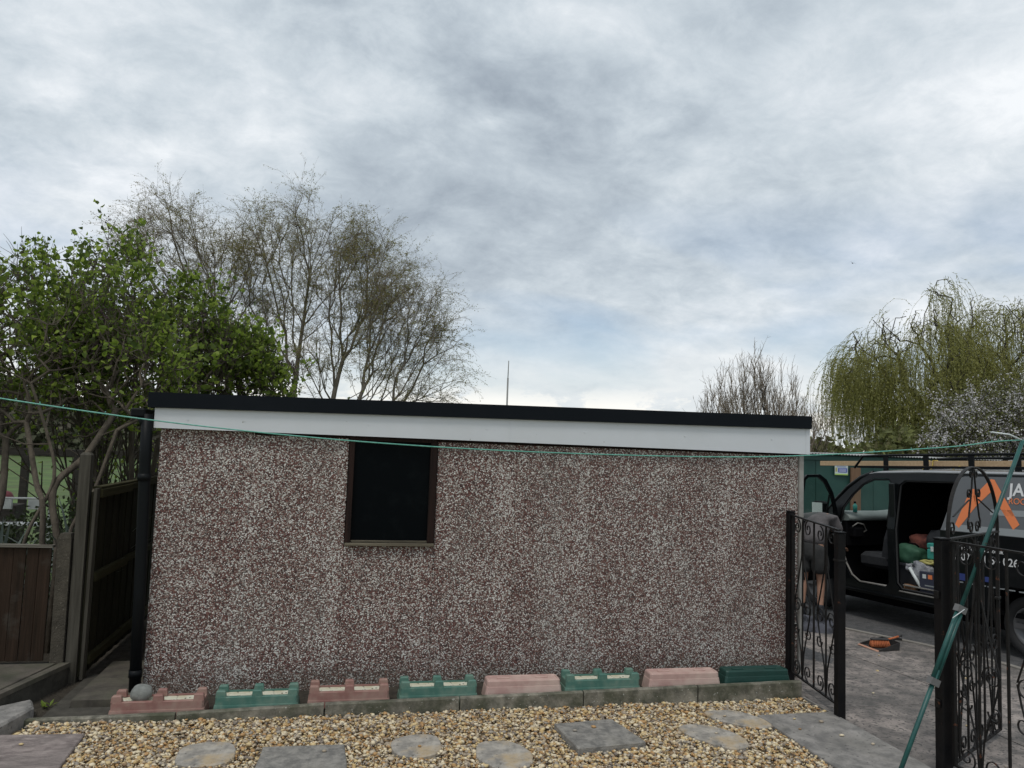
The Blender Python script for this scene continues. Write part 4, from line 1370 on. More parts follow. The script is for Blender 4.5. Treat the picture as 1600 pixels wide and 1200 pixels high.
# ================================================================== BIRCHES
def birch(name, trunk, ells, npts, seed, label, tips_rep=4, tw=.80, leafn=11000, shell=.3):
    r = np.random.default_rng(seed)
    t = empty(name, trunk[0], label=label, cat='tree', group='bare spring birches beyond the garage')
    root = np.array(trunk[0], float)
    tr = np.array(trunk, float)
    ells = [(e[0] - (.28 if e[0] > 2.8 else .08), e[1], e[2] * .955, e[3], e[4], e[5] * .96) for e in ells]
    pts = in_ellipsoids(ells, npts, r, shell)
    tr = np.array(catmull(trunk, 3), float)
    nodes, par, w, kids, order = span_tree(pts, tr[0], .80, r, extra=tr[1:])
    a, b, ra, rb = tree_segments(nodes, par, w, .007, .085, .50, .014, r)
    V, F = np_tubes(a, b, ra, rb, 5)
    np_mesh('limbs', V - root, F, M['barkbirch'], t, smooth=True)
    idx = np.where(par > len(tr) - 1)[0]
    idx = idx[w[idx] <= 12]
    P = np.repeat(nodes[idx], tips_rep, 0)
    D = np.repeat(nodes[idx] - nodes[par[idx]], tips_rep, 0)
    D /= np.linalg.norm(D, axis=1, keepdims=True) + 1e-9
    D = D + r.normal(size=D.shape) * .55
    D[:, 2] += .15
    S, lp, ld = twigs(P, D, r, n_seg=5, L=tw, droop=.34, spread=.42, r=.0034, sub=2)
    V, F = np_tubes(*S, 3)
    np_mesh('twigs', V - root, F, M['twig'], t, kind='stuff')
    cl = np.array([mnoise.noise(Vector(p * .9)) for p in lp[:, :]])
    sel = np.where(cl > r.uniform(-.9, .6, len(lp)))[0]
    sel = sel[r.permutation(len(sel))[:leafn]]
    q, qd = lp[sel], ld[sel]
    q = np.repeat(q, 2, 0) + r.normal(size=(len(q) * 2, 3)) * .02
    qd = np.repeat(qd, 2, 0) + r.normal(size=(len(q), 3)) * .7
    qd[:, 2] -= .6
    V, F = np_leaves(q, qd, .040, .021, r)
    np_mesh('young_leaves', V - root, F, M['birchleaf'], t, kind='stuff')


birch('birch_tree', [(-1.7, 16.5, 0), (-1.75, 16.5, 2.2), (-2.0, 16.5, 3.6), (-2.3, 16.5, 4.8)],
      [(-3.5, 16.5, 7.3, 1.5, 1.2, 1.5), (-1.9, 16.5, 6.9, 1.0, 1.0, 1.7), (-4.0, 16.5, 8.5, .8, .6, .8), (-2.6, 16.5, 5.2, .9, .8, .9), (-4.5, 16.5, 7.6, .6, .5, .6)], 380, 51, 'leftmost birch, its crown leaning out over the leafy shrubs')
birch('birch_tree', [(-.1, 16, 0), (-.15, 16, 2.4), (-.1, 16, 3.8), (.0, 16, 5.2), (.1, 16, 6.4)],
      [(-.6, 16, 7.0, 1.25, 1.1, 2.0), (.0, 16, 8.8, .6, .6, .8), (-.8, 16, 4.8, .9, .8, 1.2), (.6, 16, 7.0, .8, .8, 1.4), (.9, 16, 8.3, .6, .6, .7), (-1.2, 16, 8.0, .7, .7, 1.0)], 320, 52, 'tallest birch with the highest twigs of the group')
birch('birch_tree', [(.85, 15.6, 0), (.90, 15.6, 2.2), (1.0, 15.6, 3.4), (1.25, 15.6, 4.6)],
      [(1.4, 15.6, 6.5, 1.0, .9, 1.9), (1.7, 15.6, 8.0, .7, .6, .7), (.6, 15.6, 4.6, .8, .8, 1.2), (2.3, 15.6, 7.1, .7, .6, .8)], 270, 53, 'birch between the tallest one and the spreading rightmost one')
birch('birch_tree', [(1.55, 14.9, 0), (1.55, 14.9, 2.2), (1.65, 14.9, 3.1), (2.0, 14.9, 3.9)],
      [(3.0, 14.9, 5.5, 1.25, 1.0, 1.5), (2.4, 14.9, 6.3, .9, .8, .9), (4.1, 14.9, 4.4, .6, .7, 1.3), (3.0, 14.9, 3.7, 1.3, .8, .7), (3.9, 14.9, 5.9, .6, .6, .7), (2.4, 14.9, 4.9, .9, .8, 1.3)], 360, 54, 'rightmost birch of the group, spreading low over the roof line')

# ================================================================== RIGHT-HAND TREES
def bare_bush(root, seed, label):
    r = np.random.default_rng(seed)
    t = empty('bare_tree', root, label=label, cat='tree')
    R = np.array(root, float)
    ells = [(R[0], R[1], 2.75, 1.45, .9, 1.25), (R[0] - .15, R[1], 3.7, .55, .5, .75), (R[0] + 1.1, R[1], 2.2, .8, .7, 1.2), (R[0] - 1.0, R[1], 2.5, .6, .6, .75)]
    pts = in_ellipsoids(ells, 320, r, .15)
    nodes, par, w, kids, order = span_tree(pts, R, .9, r, extra=np.array([R + np.array([0, 0, .5]), R + np.array([.05, 0, 1.0])]))
    a, b, ra, rb = tree_segments(nodes, par, w, .007, .09, .5, .04, r)
    V, F = np_tubes(a, b, ra, rb, 5)
    np_mesh('limbs', V - R, F, M['barkdark'], t, smooth=True)
    idx = np.where((par > 2) & (w <= 6))[0]
    P = np.repeat(nodes[idx], 4, 0)
    D = np.repeat(nodes[idx] - nodes[par[idx]], 4, 0)
    D /= np.linalg.norm(D, axis=1, keepdims=True) + 1e-9
    D += r.normal(size=D.shape) * .4
    D[:, 2] += 1.1
    S, lp, ld = twigs(P, D, r, n_seg=4, L=.55, droop=-.12, spread=.45, r=.0058, sub=1)
    V, F = np_tubes(*S, 3)
    np_mesh('twigs', V - R, F, M['twig'], t, kind='stuff')


bare_bush((11.2, 10.8, -.4), 61, 'leafless rounded tree showing above the right end of the garage roof')


def willow(root, trunk, ells, npts, nst, seed, label):
    r = np.random.default_rng(seed)
    t = empty('willow_tree', root, label=label, cat='tree', group='weeping willows beyond the van')
    R = np.array(root, float)
    pts = in_ellipsoids(ells, npts, r, .45)
    nodes, par, w, kids, order = span_tree(pts, trunk[0], .5, r, extra=np.array(trunk[1:], float))
    a, b, ra, rb = tree_segments(nodes, par, w, .012, .24, .52, .05, r)
    V, F = np_tubes(a, b, ra, rb, 5)
    np_mesh('limbs', V - R, F, M['barkdark'], t, smooth=True)
    idx = np.where(par > len(trunk) - 1)[0]
    clump = np.array([mnoise.noise(Vector(p * .55)) for p in nodes[idx]])
    wgt = np.clip(clump * .9 + .5, .03, 2)
    sel = r.choice(idx, nst, p=wgt / wgt.sum())
    P = nodes[sel] + r.normal(size=(nst, 3)) * .13
    cen = np.array(ells[0][:3])
    D = (P - cen) * np.array([1, 1, 0])
    D /= np.linalg.norm(D, axis=1, keepdims=True) + 1e-9
    D = D * .7 + r.normal(size=D.shape) * .45
    D[:, 2] += .35
    D /= np.linalg.norm(D, axis=1, keepdims=True)
    total = r.uniform(.7, 3.0, nst) * np.clip((P[:, 2] - 1.0) / 4, .35, 1.2)
    ns = 9
    cur, d = P.copy(), D.copy()
    segs, lp, ld = [], [], []
    for s in range(ns):
        d[:, 2] -= .75
        d += r.normal(size=d.shape) * .12
        d /= np.linalg.norm(d, axis=1, keepdims=True)
        nx = cur + d * (total / ns)[:, None]
        segs.append((cur, nx, np.full(nst, .0045), np.full(nst, .0035)))
        for _ in range(3):
            lp.append(cur + (nx - cur) * r.random((nst, 1)))
            ld.append(d + r.normal(size=d.shape) * .5)
        cur = nx
    S = [np.concatenate([s[i] for s in segs]) for i in range(4)]
    V, F = np_tubes(*S, 3)
    np_mesh('hanging_twigs', V - R, F, M['willowleaf'], t, kind='stuff')
    lp, ld = np.concatenate(lp), np.concatenate(ld)
    V, F = np_leaves(lp, ld, .085 * r.uniform(.6, 1.3, len(lp)), .024, r)
    np_mesh('leaves', V - R, F, M['willowleaf'], t, kind='stuff')


willow((20.4, 15.5, -.4), [(20.4, 15.5, -.4), (20.3, 15.5, 1.5), (20.2, 15.5, 3.2), (20.35, 15.5, 4.6)],
       [(19.6, 15.5, 5.1, 2.6, 1.9, 2.0), (20.9, 15.5, 7.0, 1.2, 1.0, 1.25), (17.9, 15.4, 5.0, 1.2, 1.1, 1.3), (20.3, 15.3, 3.6, 1.8, 1.6, 1.3)], 420, 3100, 71, 'weeping willow in fresh yellow-green leaf whose strands hang above the van')
willow((24.0, 15.8, -.4), [(24, 15.8, -.4), (24, 15.8, 2), (24, 15.8, 4)],
       [(23.6, 15.8, 6.3, 1.9, 1.6, 1.6), (24.5, 15.8, 5.0, 2.4, 1.8, 2.2), (22.2, 15.6, 4.6, 1.2, 1.3, 1.6)], 320, 2500, 72, 'second weeping willow cut off by the right edge, behind the white blossom')


def blossom_tree(root, seed, label):
    r = np.random.default_rng(seed)
    t = empty('blossom_tree', root, label=label, cat='tree')
    R = np.array(root, float)
    ells = [(R[0], R[1], 2.9, 1.9, 1.0, 1.25), (R[0] - 1.0, R[1], 2.3, 1.1, .8, .8), (R[0] + .9, R[1], 3.1, 1.1, .8, .9)]
    pts = in_ellipsoids(ells, 380, r, .1)
    nodes, par, w, kids, order = span_tree(pts, R, .6, r, extra=np.array([R + np.array([0, 0, .8]), R + np.array([.05, 0, 1.5])]))
    a, b, ra, rb = tree_segments(nodes, par, w, .007, .08, .5, .05, r)
    idx = np.where(par > 2)[0]
    P = np.repeat(nodes[idx], 3, 0)
    D = r.normal(size=P.shape) + np.array([0, 0, .4])
    S, lp, ld = twigs(P, D, r, n_seg=3, L=.4, droop=.05, spread=.5, r=.005, sub=1)
    V, F = np_tubes(np.vstack([a, S[0]]), np.vstack([b, S[1]]), np.concatenate([ra, S[2]]), np.concatenate([rb, S[3]]), 4)
    np_mesh('branches', V - R, F, M['barkdark'], t, smooth=True)
    cl = np.array([mnoise.noise(Vector(p * 1.7)) for p in lp])
    sel = np.where(cl > r.uniform(-.35, .45, len(lp)))[0]
    q = np.repeat(lp[sel], 3, 0)
    q = q + r.normal(size=q.shape) * .035
    V, F = np_leaves(q, r.normal(size=q.shape), .045, .040, r)
    np_mesh('blossom', V - R, F, M['blossom'], t, kind='stuff')
    q = np.repeat(lp, 2, 0)
    q = q + r.normal(size=q.shape) * .06
    V, F = np_leaves(q, r.normal(size=q.shape), .055, .03, r)
    np_mesh('leaves', V - R, F, M['hedgeleaf'], t, kind='stuff')


blossom_tree((17.2, 9.9, -.60), 81, 'tree in white blossom above the van rear end')


def foliage_mass(name, boxes, n, m, size, seed, stem=None, **kw):
    r = np.random.default_rng(seed)
    P = []
    tot = sum((b[1] - b[0]) * (b[3] - b[2]) * (b[5] - b[4]) for b in boxes)
    for b in boxes:
        k = int(n * (b[1] - b[0]) * (b[3] - b[2]) * (b[5] - b[4]) / tot)
        q = r.random((k, 3)) * np.array([b[1] - b[0], b[3] - b[2], b[5] - b[4]]) + np.array([b[0], b[2], b[4]])
        hgt = np.array([mnoise.noise(Vector((p[0] * .9 / max(size * 12, .6), p[1] * .2, seed))) + .5 * mnoise.noise(Vector((p[0] * 3 / max(size * 12, .6), 3, seed))) for p in q])
        q = q[q[:, 2] < b[4] + (b[5] - b[4]) * (.72 + .45 * hgt)]
        P.append(q)
    P = np.concatenate(P)
    V, F = np_leaves(P, r.normal(size=P.shape), size * r.uniform(.6, 1.4, len(P)), size * .6, r)
    return np_mesh(name, V, F, m, kind='stuff', **kw)


foliage_mass('hedge_foliage', [(11.6, 20.5, 10.4, 11.2, 1.2, 2.75), (10.8, 17.5, 10.6, 12.2, -.4, 2.9), (13.8, 19, 10.5, 12.0, -.4, 3.3), (17, 26, 11.5, 13.5, -.4, 3.2)], 70000, M['hedgeleaf'], .17, 91)
foliage_mass('distant_hedge', [(-70, 12, 62, 66, 0, 5.4), (-90, -20, 95, 100, 0, 9.5)], 42000, M['farleaf'], .75, 92)
foliage_mass('garden_hedge', [(.8, 4.0, 10.5, 11.5, 0, 1.7)], 6000, M['hedgeleaf'], .12, 93)

foliage_mass('undergrowth', [(-5.5, -.75, 2.2, 4.2, 0, 1.28)], 14000, M['darkleaf'], .06, 94)

# thin mast far behind the roof
ms = empty('mast', (9.4, 32.6, 0), label='thin upright pole standing far behind the garage roof', cat='mast')
MB().tube([(0, 0, 0), (0, 0, 5.6)], .045, 8).build('pole', M['mast'], ms)
MB().tube([(0, 0, 5.6), (0.01, 0, 6.5)], .024, 8).build('tip', M['mast'], ms)
# small bird high at the right
bd = MB()
bd.tube([(-.10, 0, 0), (-.05, 0, .01), (.03, 0, .01), (.09, 0, .02), (.12, 0, .02)], [.004, .025, .03, .018, .004], 8)
bd.add([(-.03, 0, .02), (.05, 0, .02), (.01, .13, .07), (-.03, .26, .04), (-.05, .12, .06)], [(0, 1, 2, 4), (4, 2, 3)])
bd.add([(-.03, 0, .02), (.05, 0, .02), (.01, -.13, .07), (-.03, -.26, .04), (-.05, -.12, .06)], [(1, 0, 4, 2), (2, 4, 3)])
bd.build('bird', M['interior'], None, loc=(32.1, 36.0, 14.4), rot=(.5, 0, .6), label='tiny dark bird gliding in the sky above the right-hand trees', cat='bird')

# ================================================================== GREEN HOARDING BEHIND THE VAN
hb_ = empty('green_hoarding', (15, 9, -.46), label='dark green wall with a corrugated metal roof edge behind the van', cat='wall')
for i in range(7):
    x0 = -4.8 + i * 1.45
    MB().box(x0 + .004, x0 + 1.446, 0, .06, 0, 2.52, .006).build('wall_panel', M['hoarding'], hb_)
MB().box(-4.8, 5.35, -.03, -.002, 2.40, 2.50, .004).build('top_rail', M['hoarding'], hb_)
cor = []
nn = 10.2 / .076
for i in range(int(nn) * 6 + 1):
    x = -4.82 + i * .076 / 6
    cor.append((x, .011 * math.sin(2 * math.pi * i / 6)))
rg = [[(x, -.12, 2.545 + z), (x, 2.4, 2.60 + z), (x, 2.4, 2.597 + z), (x, -.12, 2.542 + z)] for x, z in cor]
MB().rings(rg).build('corrugated_roof', M['tinroof'], hb_)
MB().box(-2.52, -2.28, -.09, -.033, .0, 2.26, .006).build('timber_post', M['brownpost'], hb_)
sg = empty('notice_sign', (12.26, 8.955, 1.74), label='small white notice with a blue panel fixed on the green wall', cat='sign')
MB().box(-.165, .165, 0, .008, -.115, .11, .002).build('board', M['signwhite'], sg)
MB().box(-.085, .145, -.003, -.0005, -.055, .045).build('blue_panel', M['signblue'], sg)
MB().box(-.165, .165, -.003, -.0005, -.112, -.085).build('green_strip', M['signgreen'], sg)
MB().box(-.150, -.105, -.003, -.0005, -.04, .05).build('yellow_strip', M['signyellow'], sg)
for z in (.022, -.004, -.030):
    MB().box(-.06, .12, -.0055, -.0032, z - .005, z + .004).build('print_line', M['whiteprint'], sg)
for z in (.082, .064):
    MB().box(-.12, .12, -.003, -.0005, z - .003, z + .003).build('print_line', M['signblue'], sg)

# ================================================================== VAN
vf = Vector((-0.12434963, 0.99184553, -0.02792164))
vs = Vector((0.99223238, 0.12439813, 0.0))
vu = Vector((-0.0034734, 0.02770475, 0.99961012))
van = bpy.data.objects.new('van', None)
COL.objects.link(van)
vorg = Vector((8.42887, 0.67770, -0.04362)) + vs * .95
van.matrix_world = Matrix.Translation(vorg) @ Matrix((vf, -vs, vu)).transposed().to_4x4()
tag(van, 'two-tone grey and black van with its front and sliding doors open and an orange logo', 'van')
HW = .95


def yin(x, z):
    return -(max(0.0, z - 1.20)) * .17


WX0, WX1 = -.26, 2.92      # axle positions
arch0 = arc(WX0, .33, .39, .39, math.pi, 0, 12)
arch1 = arc(WX1, .33, .39, .39, math.pi, 0, 12)
sill = [(-1.05, .36)] + [(x, max(z, .33)) for x, z in arch0] + [(x, max(z, .33)) for x, z in arch1] + [(3.72, .34), (3.86, .50), (3.88, .80)]
lower = sill + [(3.80, 1.0), (3.3, 1.16), (2.74, 1.198), (-1.05, 1.198)]
door_f_lo = [(1.60, 1.199), (1.60, .52), (1.66, .46), (2.12, .45), (2.26, .52), (2.36, .66), (2.43, .84), (2.47, 1.199)]
door_s_lo = [(.36, 1.199), (.36, .50), (.40, .46), (1.42, .46), (1.485, .53), (1.485, 1.199)]
# lower side as one outline with the door apertures as notches
notch = sill + [(3.80, 1.0), (3.3, 1.16), (2.74, 1.198)] + [(2.47, 1.198)] + [p for p in door_f_lo[::-1][1:-1]] + [(1.60, 1.198)] + [(1.485, 1.198)] + door_s_lo[::-1][1:-1] + [(.36, 1.198), (-1.05, 1.198)]
upper = [(-1.05, 1.202), (.36, 1.202), (.36, 1.78), (.42, 1.82), (1.40, 1.82), (1.485, 1.76), (1.485, 1.202), (1.60, 1.202), (1.61, 1.80), (1.66, 1.84), (1.93, 1.835), (2.10, 1.755), (2.28, 1.60), (2.42, 1.42), (2.47, 1.202), (2.76, 1.202),
         (2.70, 1.36), (2.56, 1.52), (2.36, 1.70), (2.16, 1.84), (1.98, 1.905), (-.98, 1.905), (-1.05, 1.80)]
plate('side_lower', [notch], .03, M['vanblack'], van, None, HW - .015)
plate('side_upper', [upper], .03, M['vanblack'], van, yin, HW - .015)
plate('side_lower', [lower], .03, M['vanblack'], van, None, -HW + .015)
farup = [(-1.05, 1.202), (1.60, 1.202), (2.76, 1.202), (2.70, 1.36), (2.56, 1.52), (2.36, 1.70), (2.16, 1.84), (1.98, 1.905), (-.98, 1.905), (-1.05, 1.80)]
farhole = [(1.68, 1.26), (2.50, 1.26), (2.40, 1.46), (2.26, 1.62), (2.08, 1.77), (1.94, 1.82), (1.70, 1.82)]
plate('side_upper', [farup, farhole], .03, M['vanblack'], van, lambda x, z: -yin(x, z), -HW + .015)
# roof, rounded across
b = MB()
rings = []
for x, dz_ in ((-1.06, -.03), (-.98, .0), (0, .022), (1.2, .028), (1.9, .012), (2.05, -.02), (2.16, -.065)):
    ring = []
    for k in range(13):
        u = -1 + 2 * k / 12
        ring.append((x, u * .835, 1.905 + dz_ + .05 * (1 - abs(u) ** 3)))
    for k in range(12, -1, -1):
        u = -1 + 2 * k / 12
        ring.append((x, u * .825, 1.885 + dz_ + .05 * (1 - abs(u) ** 3)))
    rings.append(ring)
b.rings(rings, smooth=True)
b.build('roof', M['vanroof'], van)
# windscreen frame and glass, bonnet and nose
for s in (-1, 1):
    MB().tube([(2.80, s * .93, 1.20), (2.70, s * .90, 1.37), (2.56, s * .885, 1.525), (2.36, s * .86, 1.705), (2.14, s * .83, 1.845), (1.95, s * .80, 1.91)], .028, 8).build('windscreen_pillar', M['vanblack'], van)
b = MB()
gl0 = [(2.86, 1.20), (2.74, 1.37), (2.60, 1.525), (2.40, 1.70), (2.19, 1.845)]
b.rings([[(x, y, z) for x, z in gl0] for y in (-.86, -.3, .3, .86)], cap=False, close=False, smooth=True)
b.build('windscreen', M['glass'], van)
b = MB()
prof = [(2.60, 1.19), (2.86, 1.205), (3.2, 1.14), (3.55, 1.02), (3.80, .86), (3.90, .62), (3.90, .40), (3.84, .26)]
rg = []
for x, z in prof:
    rg.append([(x - .14 * abs(u) ** 4, u * .93, z + .03 * (1 - u * u) - .05 * abs(u) ** 4) for u in np.linspace(-1, 1, 13)])
b.rings(rg, cap=False, close=False, smooth=True)
b.build('bonnet', M['vanblack'], van)
MB().box(-1.10, -1.06, -.93, .93, .36, 1.86, .02).build('rear_doors', M['vanblack'], van)
MB().box(-1.18, -1.05, -.93, .93, .32, .56, .03).build('rear_bumper', M['blackplastic'], van)
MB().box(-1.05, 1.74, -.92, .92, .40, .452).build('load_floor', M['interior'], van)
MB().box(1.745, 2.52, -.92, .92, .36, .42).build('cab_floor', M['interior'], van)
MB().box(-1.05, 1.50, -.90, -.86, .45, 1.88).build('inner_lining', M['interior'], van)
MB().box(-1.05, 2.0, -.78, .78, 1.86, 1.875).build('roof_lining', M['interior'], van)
plate('bulkhead', [[(-.88, .45), (.80, .45), (.80, 1.30), (.70, 1.84), (-.78, 1.84), (-.88, 1.30)]], .02, M['interior'], van)
bpy.data.objects['bulkhead'].rotation_euler = (0, 0, rad(90))
bpy.data.objects['bulkhead'].location = (1.74, 0, 0)
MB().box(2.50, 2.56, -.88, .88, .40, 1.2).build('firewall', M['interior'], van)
MB().box(1.493, 1.592, .86, .925, .46, 1.78, .01).build('door_pillar', M['vanblack'], van)
# door aperture trims and sills
b = MB()
b.tube([(.38, HW - .02, .475), (1.40, HW - .02, .475), (1.47, HW - .02, .54), (1.475, HW - .02, 1.2), (1.475, HW - .125, 1.76), (1.40, HW - .13, 1.81), (.4, HW - .13, 1.81)], .013, 6)
b.build('door_seal', M['rubber'], van)
MB().box(.37, 1.41, HW - .075, HW - .035, .515, .530, .003).build('step_plate', M['sillmetal'], van)
MB().box(.37, 1.43, HW - .05, HW + .012, .440, .456, .003).build('step_plate', M['sillmetal'], van)
MB().tube([(.20, HW + .015, .365), (2.42, HW + .015, .365)], .018, 8).build('sill_moulding', M['blackplastic'], van)
b = MB()
b.tube([(1.62, HW - .02, .475), (2.10, HW - .02, .468), (2.24, HW - .02, .54), (2.34, HW - .02, .68), (2.41, HW - .02, .86), (2.45, HW - .02, 1.2)], .014, 6)
b.build('door_seal', M['sillmetal'], van)
b = MB()
b.tube([(2.45, HW - .03, 1.22), (2.40, HW - .06, 1.43), (2.26, HW - .095, 1.61), (2.09, HW - .115, 1.75), (1.92, HW - .13, 1.82), (1.67, HW - .13, 1.825), (1.625, HW - .12, 1.78), (1.62, HW - .03, 1.22)], .013, 6)
b.build('door_seal', M['rubber'], van)


def wheel(x, y, s):
    w = empty('wheel', (x, y, .325))
    w.parent = van
    b = MB()
    R = .325
    pr_ = [(.215, -.09), (.27, -.105), (.31, -.10), (R, -.075), (R, .075), (.31, .10), (.27, .105), (.215, .09)]
    rg = [[(r_ * math.cos(a), w_ * s, r_ * math.sin(a)) for r_, w_ in pr_] for a in np.linspace(0, 2 * math.pi, 37)]
    b.rings(rg, cap=False, smooth=True)
    b.build('tyre', M['rubber'], w)
    b = MB()
    rim = [(.218, .085), (.205, .095), (.195, .05), (.06, .035), (.055, .07), (.0, .075)]
    b.rings([[(r_ * math.cos(a), w_ * s, r_ * math.sin(a)) for r_, w_ in rim] for a in np.linspace(0, 2 * math.pi, 37)], cap=False, close=False, smooth=True)
    for k in range(5):
        a = k * 2 * math.pi / 5
        b.bar((.05 * math.cos(a), s * .075, .05 * math.sin(a)), (.20 * math.cos(a), s * .08, .20 * math.sin(a)), .05, .03, up=(0, 1, 0))
    b.build('rim', M['alloy'], w)


wheel(WX0, .83, 1)
wheel(WX1, .83, 1)
wheel(WX0, -.83, -1)
wheel(WX1, -.83, -1)
MB().box(-1.0, 3.6, -.70, .70, .20, .36, .02).build('underbody', M['interior'], van)
# sliding door, pushed back along the side and standing proud of it
sdx0, sdx1 = -.46, .62
SO = .075
up_o = [(sdx0, 1.257), (sdx1 + .10, 1.257), (sdx1 + .075, 1.33), (sdx1 + .02, 1.52), (sdx1 - .03, 1.74), (sdx1 - .09, 1.865), (sdx1 - .16, 1.885), (sdx0, 1.885)]
lo_o = [(sdx0 + .0, .74), (-.10, .73), (.0, .68), (.085, .58), (.12, .44), (sdx1 + .0, .44), (sdx1 + .06, .50), (sdx1 + .085, .66), (sdx1 + .10, 1.253), (sdx0, 1.253)]
sld = empty('sliding_door')
sld.parent = van
plate('door_upper', [up_o], .045, M['vangrey'], sld, yin, HW + SO)
plate('door_lower', [lo_o], .045, M['vanblack'], sld, None, HW + SO)
plate('rear_panel', [[(-1.04, 1.204), (sdx0 - .01, 1.204), (sdx0 - .01, 1.86), (-1.0, 1.86), (-1.04, 1.78)]], .004, M['vangrey'], van, yin, HW + .004)
MB().box(-.95, .30, HW - .012, HW + .012, 1.185, 1.212, .004).build('door_track', M['blackplastic'], van)
# graphics on the grey panels: all flat print, 2 mm proud
TY = HW + SO + .0245


def flat(name, poly, m, dy=0.0):
    b = MB()
    b.add([(x, TY + yin(x, z) + dy, z) for x, z in poly], [tuple(range(len(poly)))[::-1]])
    return b.build(name, m, sld)


lg = [[0.529, 1.337], [0.478, 1.298], [0.284, 1.554], [0.118, 1.717], [-0.177, 1.331], [-0.244, 1.389], [0.085, 1.855], [0.132, 1.861], [0.326, 1.659], [0.323, 1.746], [0.367, 1.744]]
for part in ([0, 1, 2, 9, 10], [9, 2, 8], [8, 2, 3, 7], [7, 3, 6], [6, 3, 4, 5]):
    flat('orange_logo', [lg[i] for i in part], M['orange'], .0008)
flat('silver_stripe', [(.105, 1.53), (-.455, 1.54), (-.455, 1.475), (.105, 1.468)], M['silverprint'], .0008)
flat('silver_stripe', [(.63, 1.335), (-.455, 1.34), (-.455, 1.262), (.665, 1.262)], M['silverprint'], .0004)


def lat(txt, size, x, z, m, bold=0.0, spacing=1.0, parent=sld, y=None, shear=0.0):
    """print on the door: reads left to right as x decreases"""
    yy = (TY + yin(x, z) + .003) if y is None else y
    mt = Matrix(((-1, 0, 0, x), (0, -.17 if z > 1.2 else 0, 1, yy), (0, 1, 0, z), (0, 0, 0, 1)))
    return letters(txt, size, m, parent, mt, bold=bold, spacing=spacing, thick=.0006)


lat('JA', .185, -.098, 1.690, M['whiteprint'], bold=.004)
lat('ROO', .092, -.100, 1.600, M['orange'])
lat('info@roofing.hotmail.co.uk', .058, .585, 1.065, M['whiteprint'], bold=.001, spacing=1.02)
lat('Tel: 077 11 54 026', .118, .66, .945, M['whiteprint'], bold=.001, spacing=1.0)
for i, (x, w) in enumerate(((.66, .05), (.58, .08), (.47, .05), (.40, .09), (.27, .05), (.20, .09), (.06, .06), (-.02, .10), (-.16, .09))):
    flat('broken_line', [(x - .07, .690), (x - .07 - w, .693), (x - .07 - w, .706), (x - .07, .703)], M['silverprint'], .001)
flat('small_badge', [(.60, .79), (.50, .79), (.50, .72), (.60, .72)], M['redprint'], .001)
flat('small_badge', [(.49, .795), (.40, .795), (.40, .72), (.49, .72)], M['bluegraphic'], .001)
flat('small_badge', [(.16, .80), (.10, .80), (.10, .745), (.16, .745)], M['bluegraphic'], .001)
# dashboard, steering wheel, seats
b = MB()
pd = [(2.36, 1.25), (2.34, 1.285), (2.38, 1.325), (2.46, 1.36), (2.66, 1.37), (2.80, 1.31), (2.78, 1.26), (2.55, 1.24)]
for_r = []
for y in (.86, .5, .1, -.2, -.45, -.7, -.86):
    k = .055 * math.exp(-((y + .45) / .26) ** 2)
    for_r.append([(x, y, z + (k if z > 1.25 else 0)) for x, z in pd])
b.rings(for_r, smooth=True)
b.build('dashboard', M['dash'], van)
MB().box(2.40, 2.50, -.86, .86, .9, 1.245, .01).build('dash_lower', M['interior'], van)
MB().tube([(2.315, .84, 1.17), (2.30, .76, 1.22), (2.30, .66, 1.20), (2.31, .60, 1.12), (2.31, .70, 1.08)], .010, 6).build('air_vent_trim', M['sillmetal'], van)
MB().box(2.30, 2.44, .64, .82, 1.02, 1.16, .02).build('glovebox', M['interior'], van)
b = MB()
b.tube([(2.16 + .11 * math.sin(a) * .55, -.45 + .17 * math.cos(a), 1.36 + .15 * math.sin(a) * .84) for a in np.linspace(0, 2 * math.pi, 25)], .015, 8)
b.bar((2.16, -.61, 1.36), (2.16, -.29, 1.36), .03, .04)
b.tube([(2.17, -.45, 1.36), (2.42, -.45, 1.27)], .03, 8)
b.build('steering_wheel', M['interior'], van)
for yy in (.45, -.45):
    se = empty('seat', (2.02, yy, .42))
    se.parent = van
    MB().box(-.18, .34, -.26, .26, .22, .42, .05).build('seat_cushion', M['seat'], se)
    b = MB()
    b.rings([[(-.20, -.25, .36), (-.06, -.25, .36), (-.06, .25, .36), (-.20, .25, .36)], [(-.24, -.25, .62), (-.11, -.25, .62), (-.11, .25, .62), (-.24, .25, .62)], [(-.25, -.21, .86), (-.17, -.21, .86), (-.17, .21, .86), (-.25, .21, .86)]])
    b.build('seat_back', M['seat'], se)
    MB().box(-.24, -.15, -.12, .12, .88, 1.04, .03).build('headrest', M['seat'], se)
MB().hexa([(2.74, -.06, 1.54), (2.77, -.06, 1.56), (2.77, -.04, 1.56), (2.74, -.04, 1.54), (2.79, -.06, 1.80), (2.86, -.06, 1.80), (2.86, -.04, 1.80), (2.79, -.04, 1.80)]).build('reflection_strip', M['dash'], van, loc=(-.45, 0, 0))  # pale strip added in place of a reflection in the windscreen
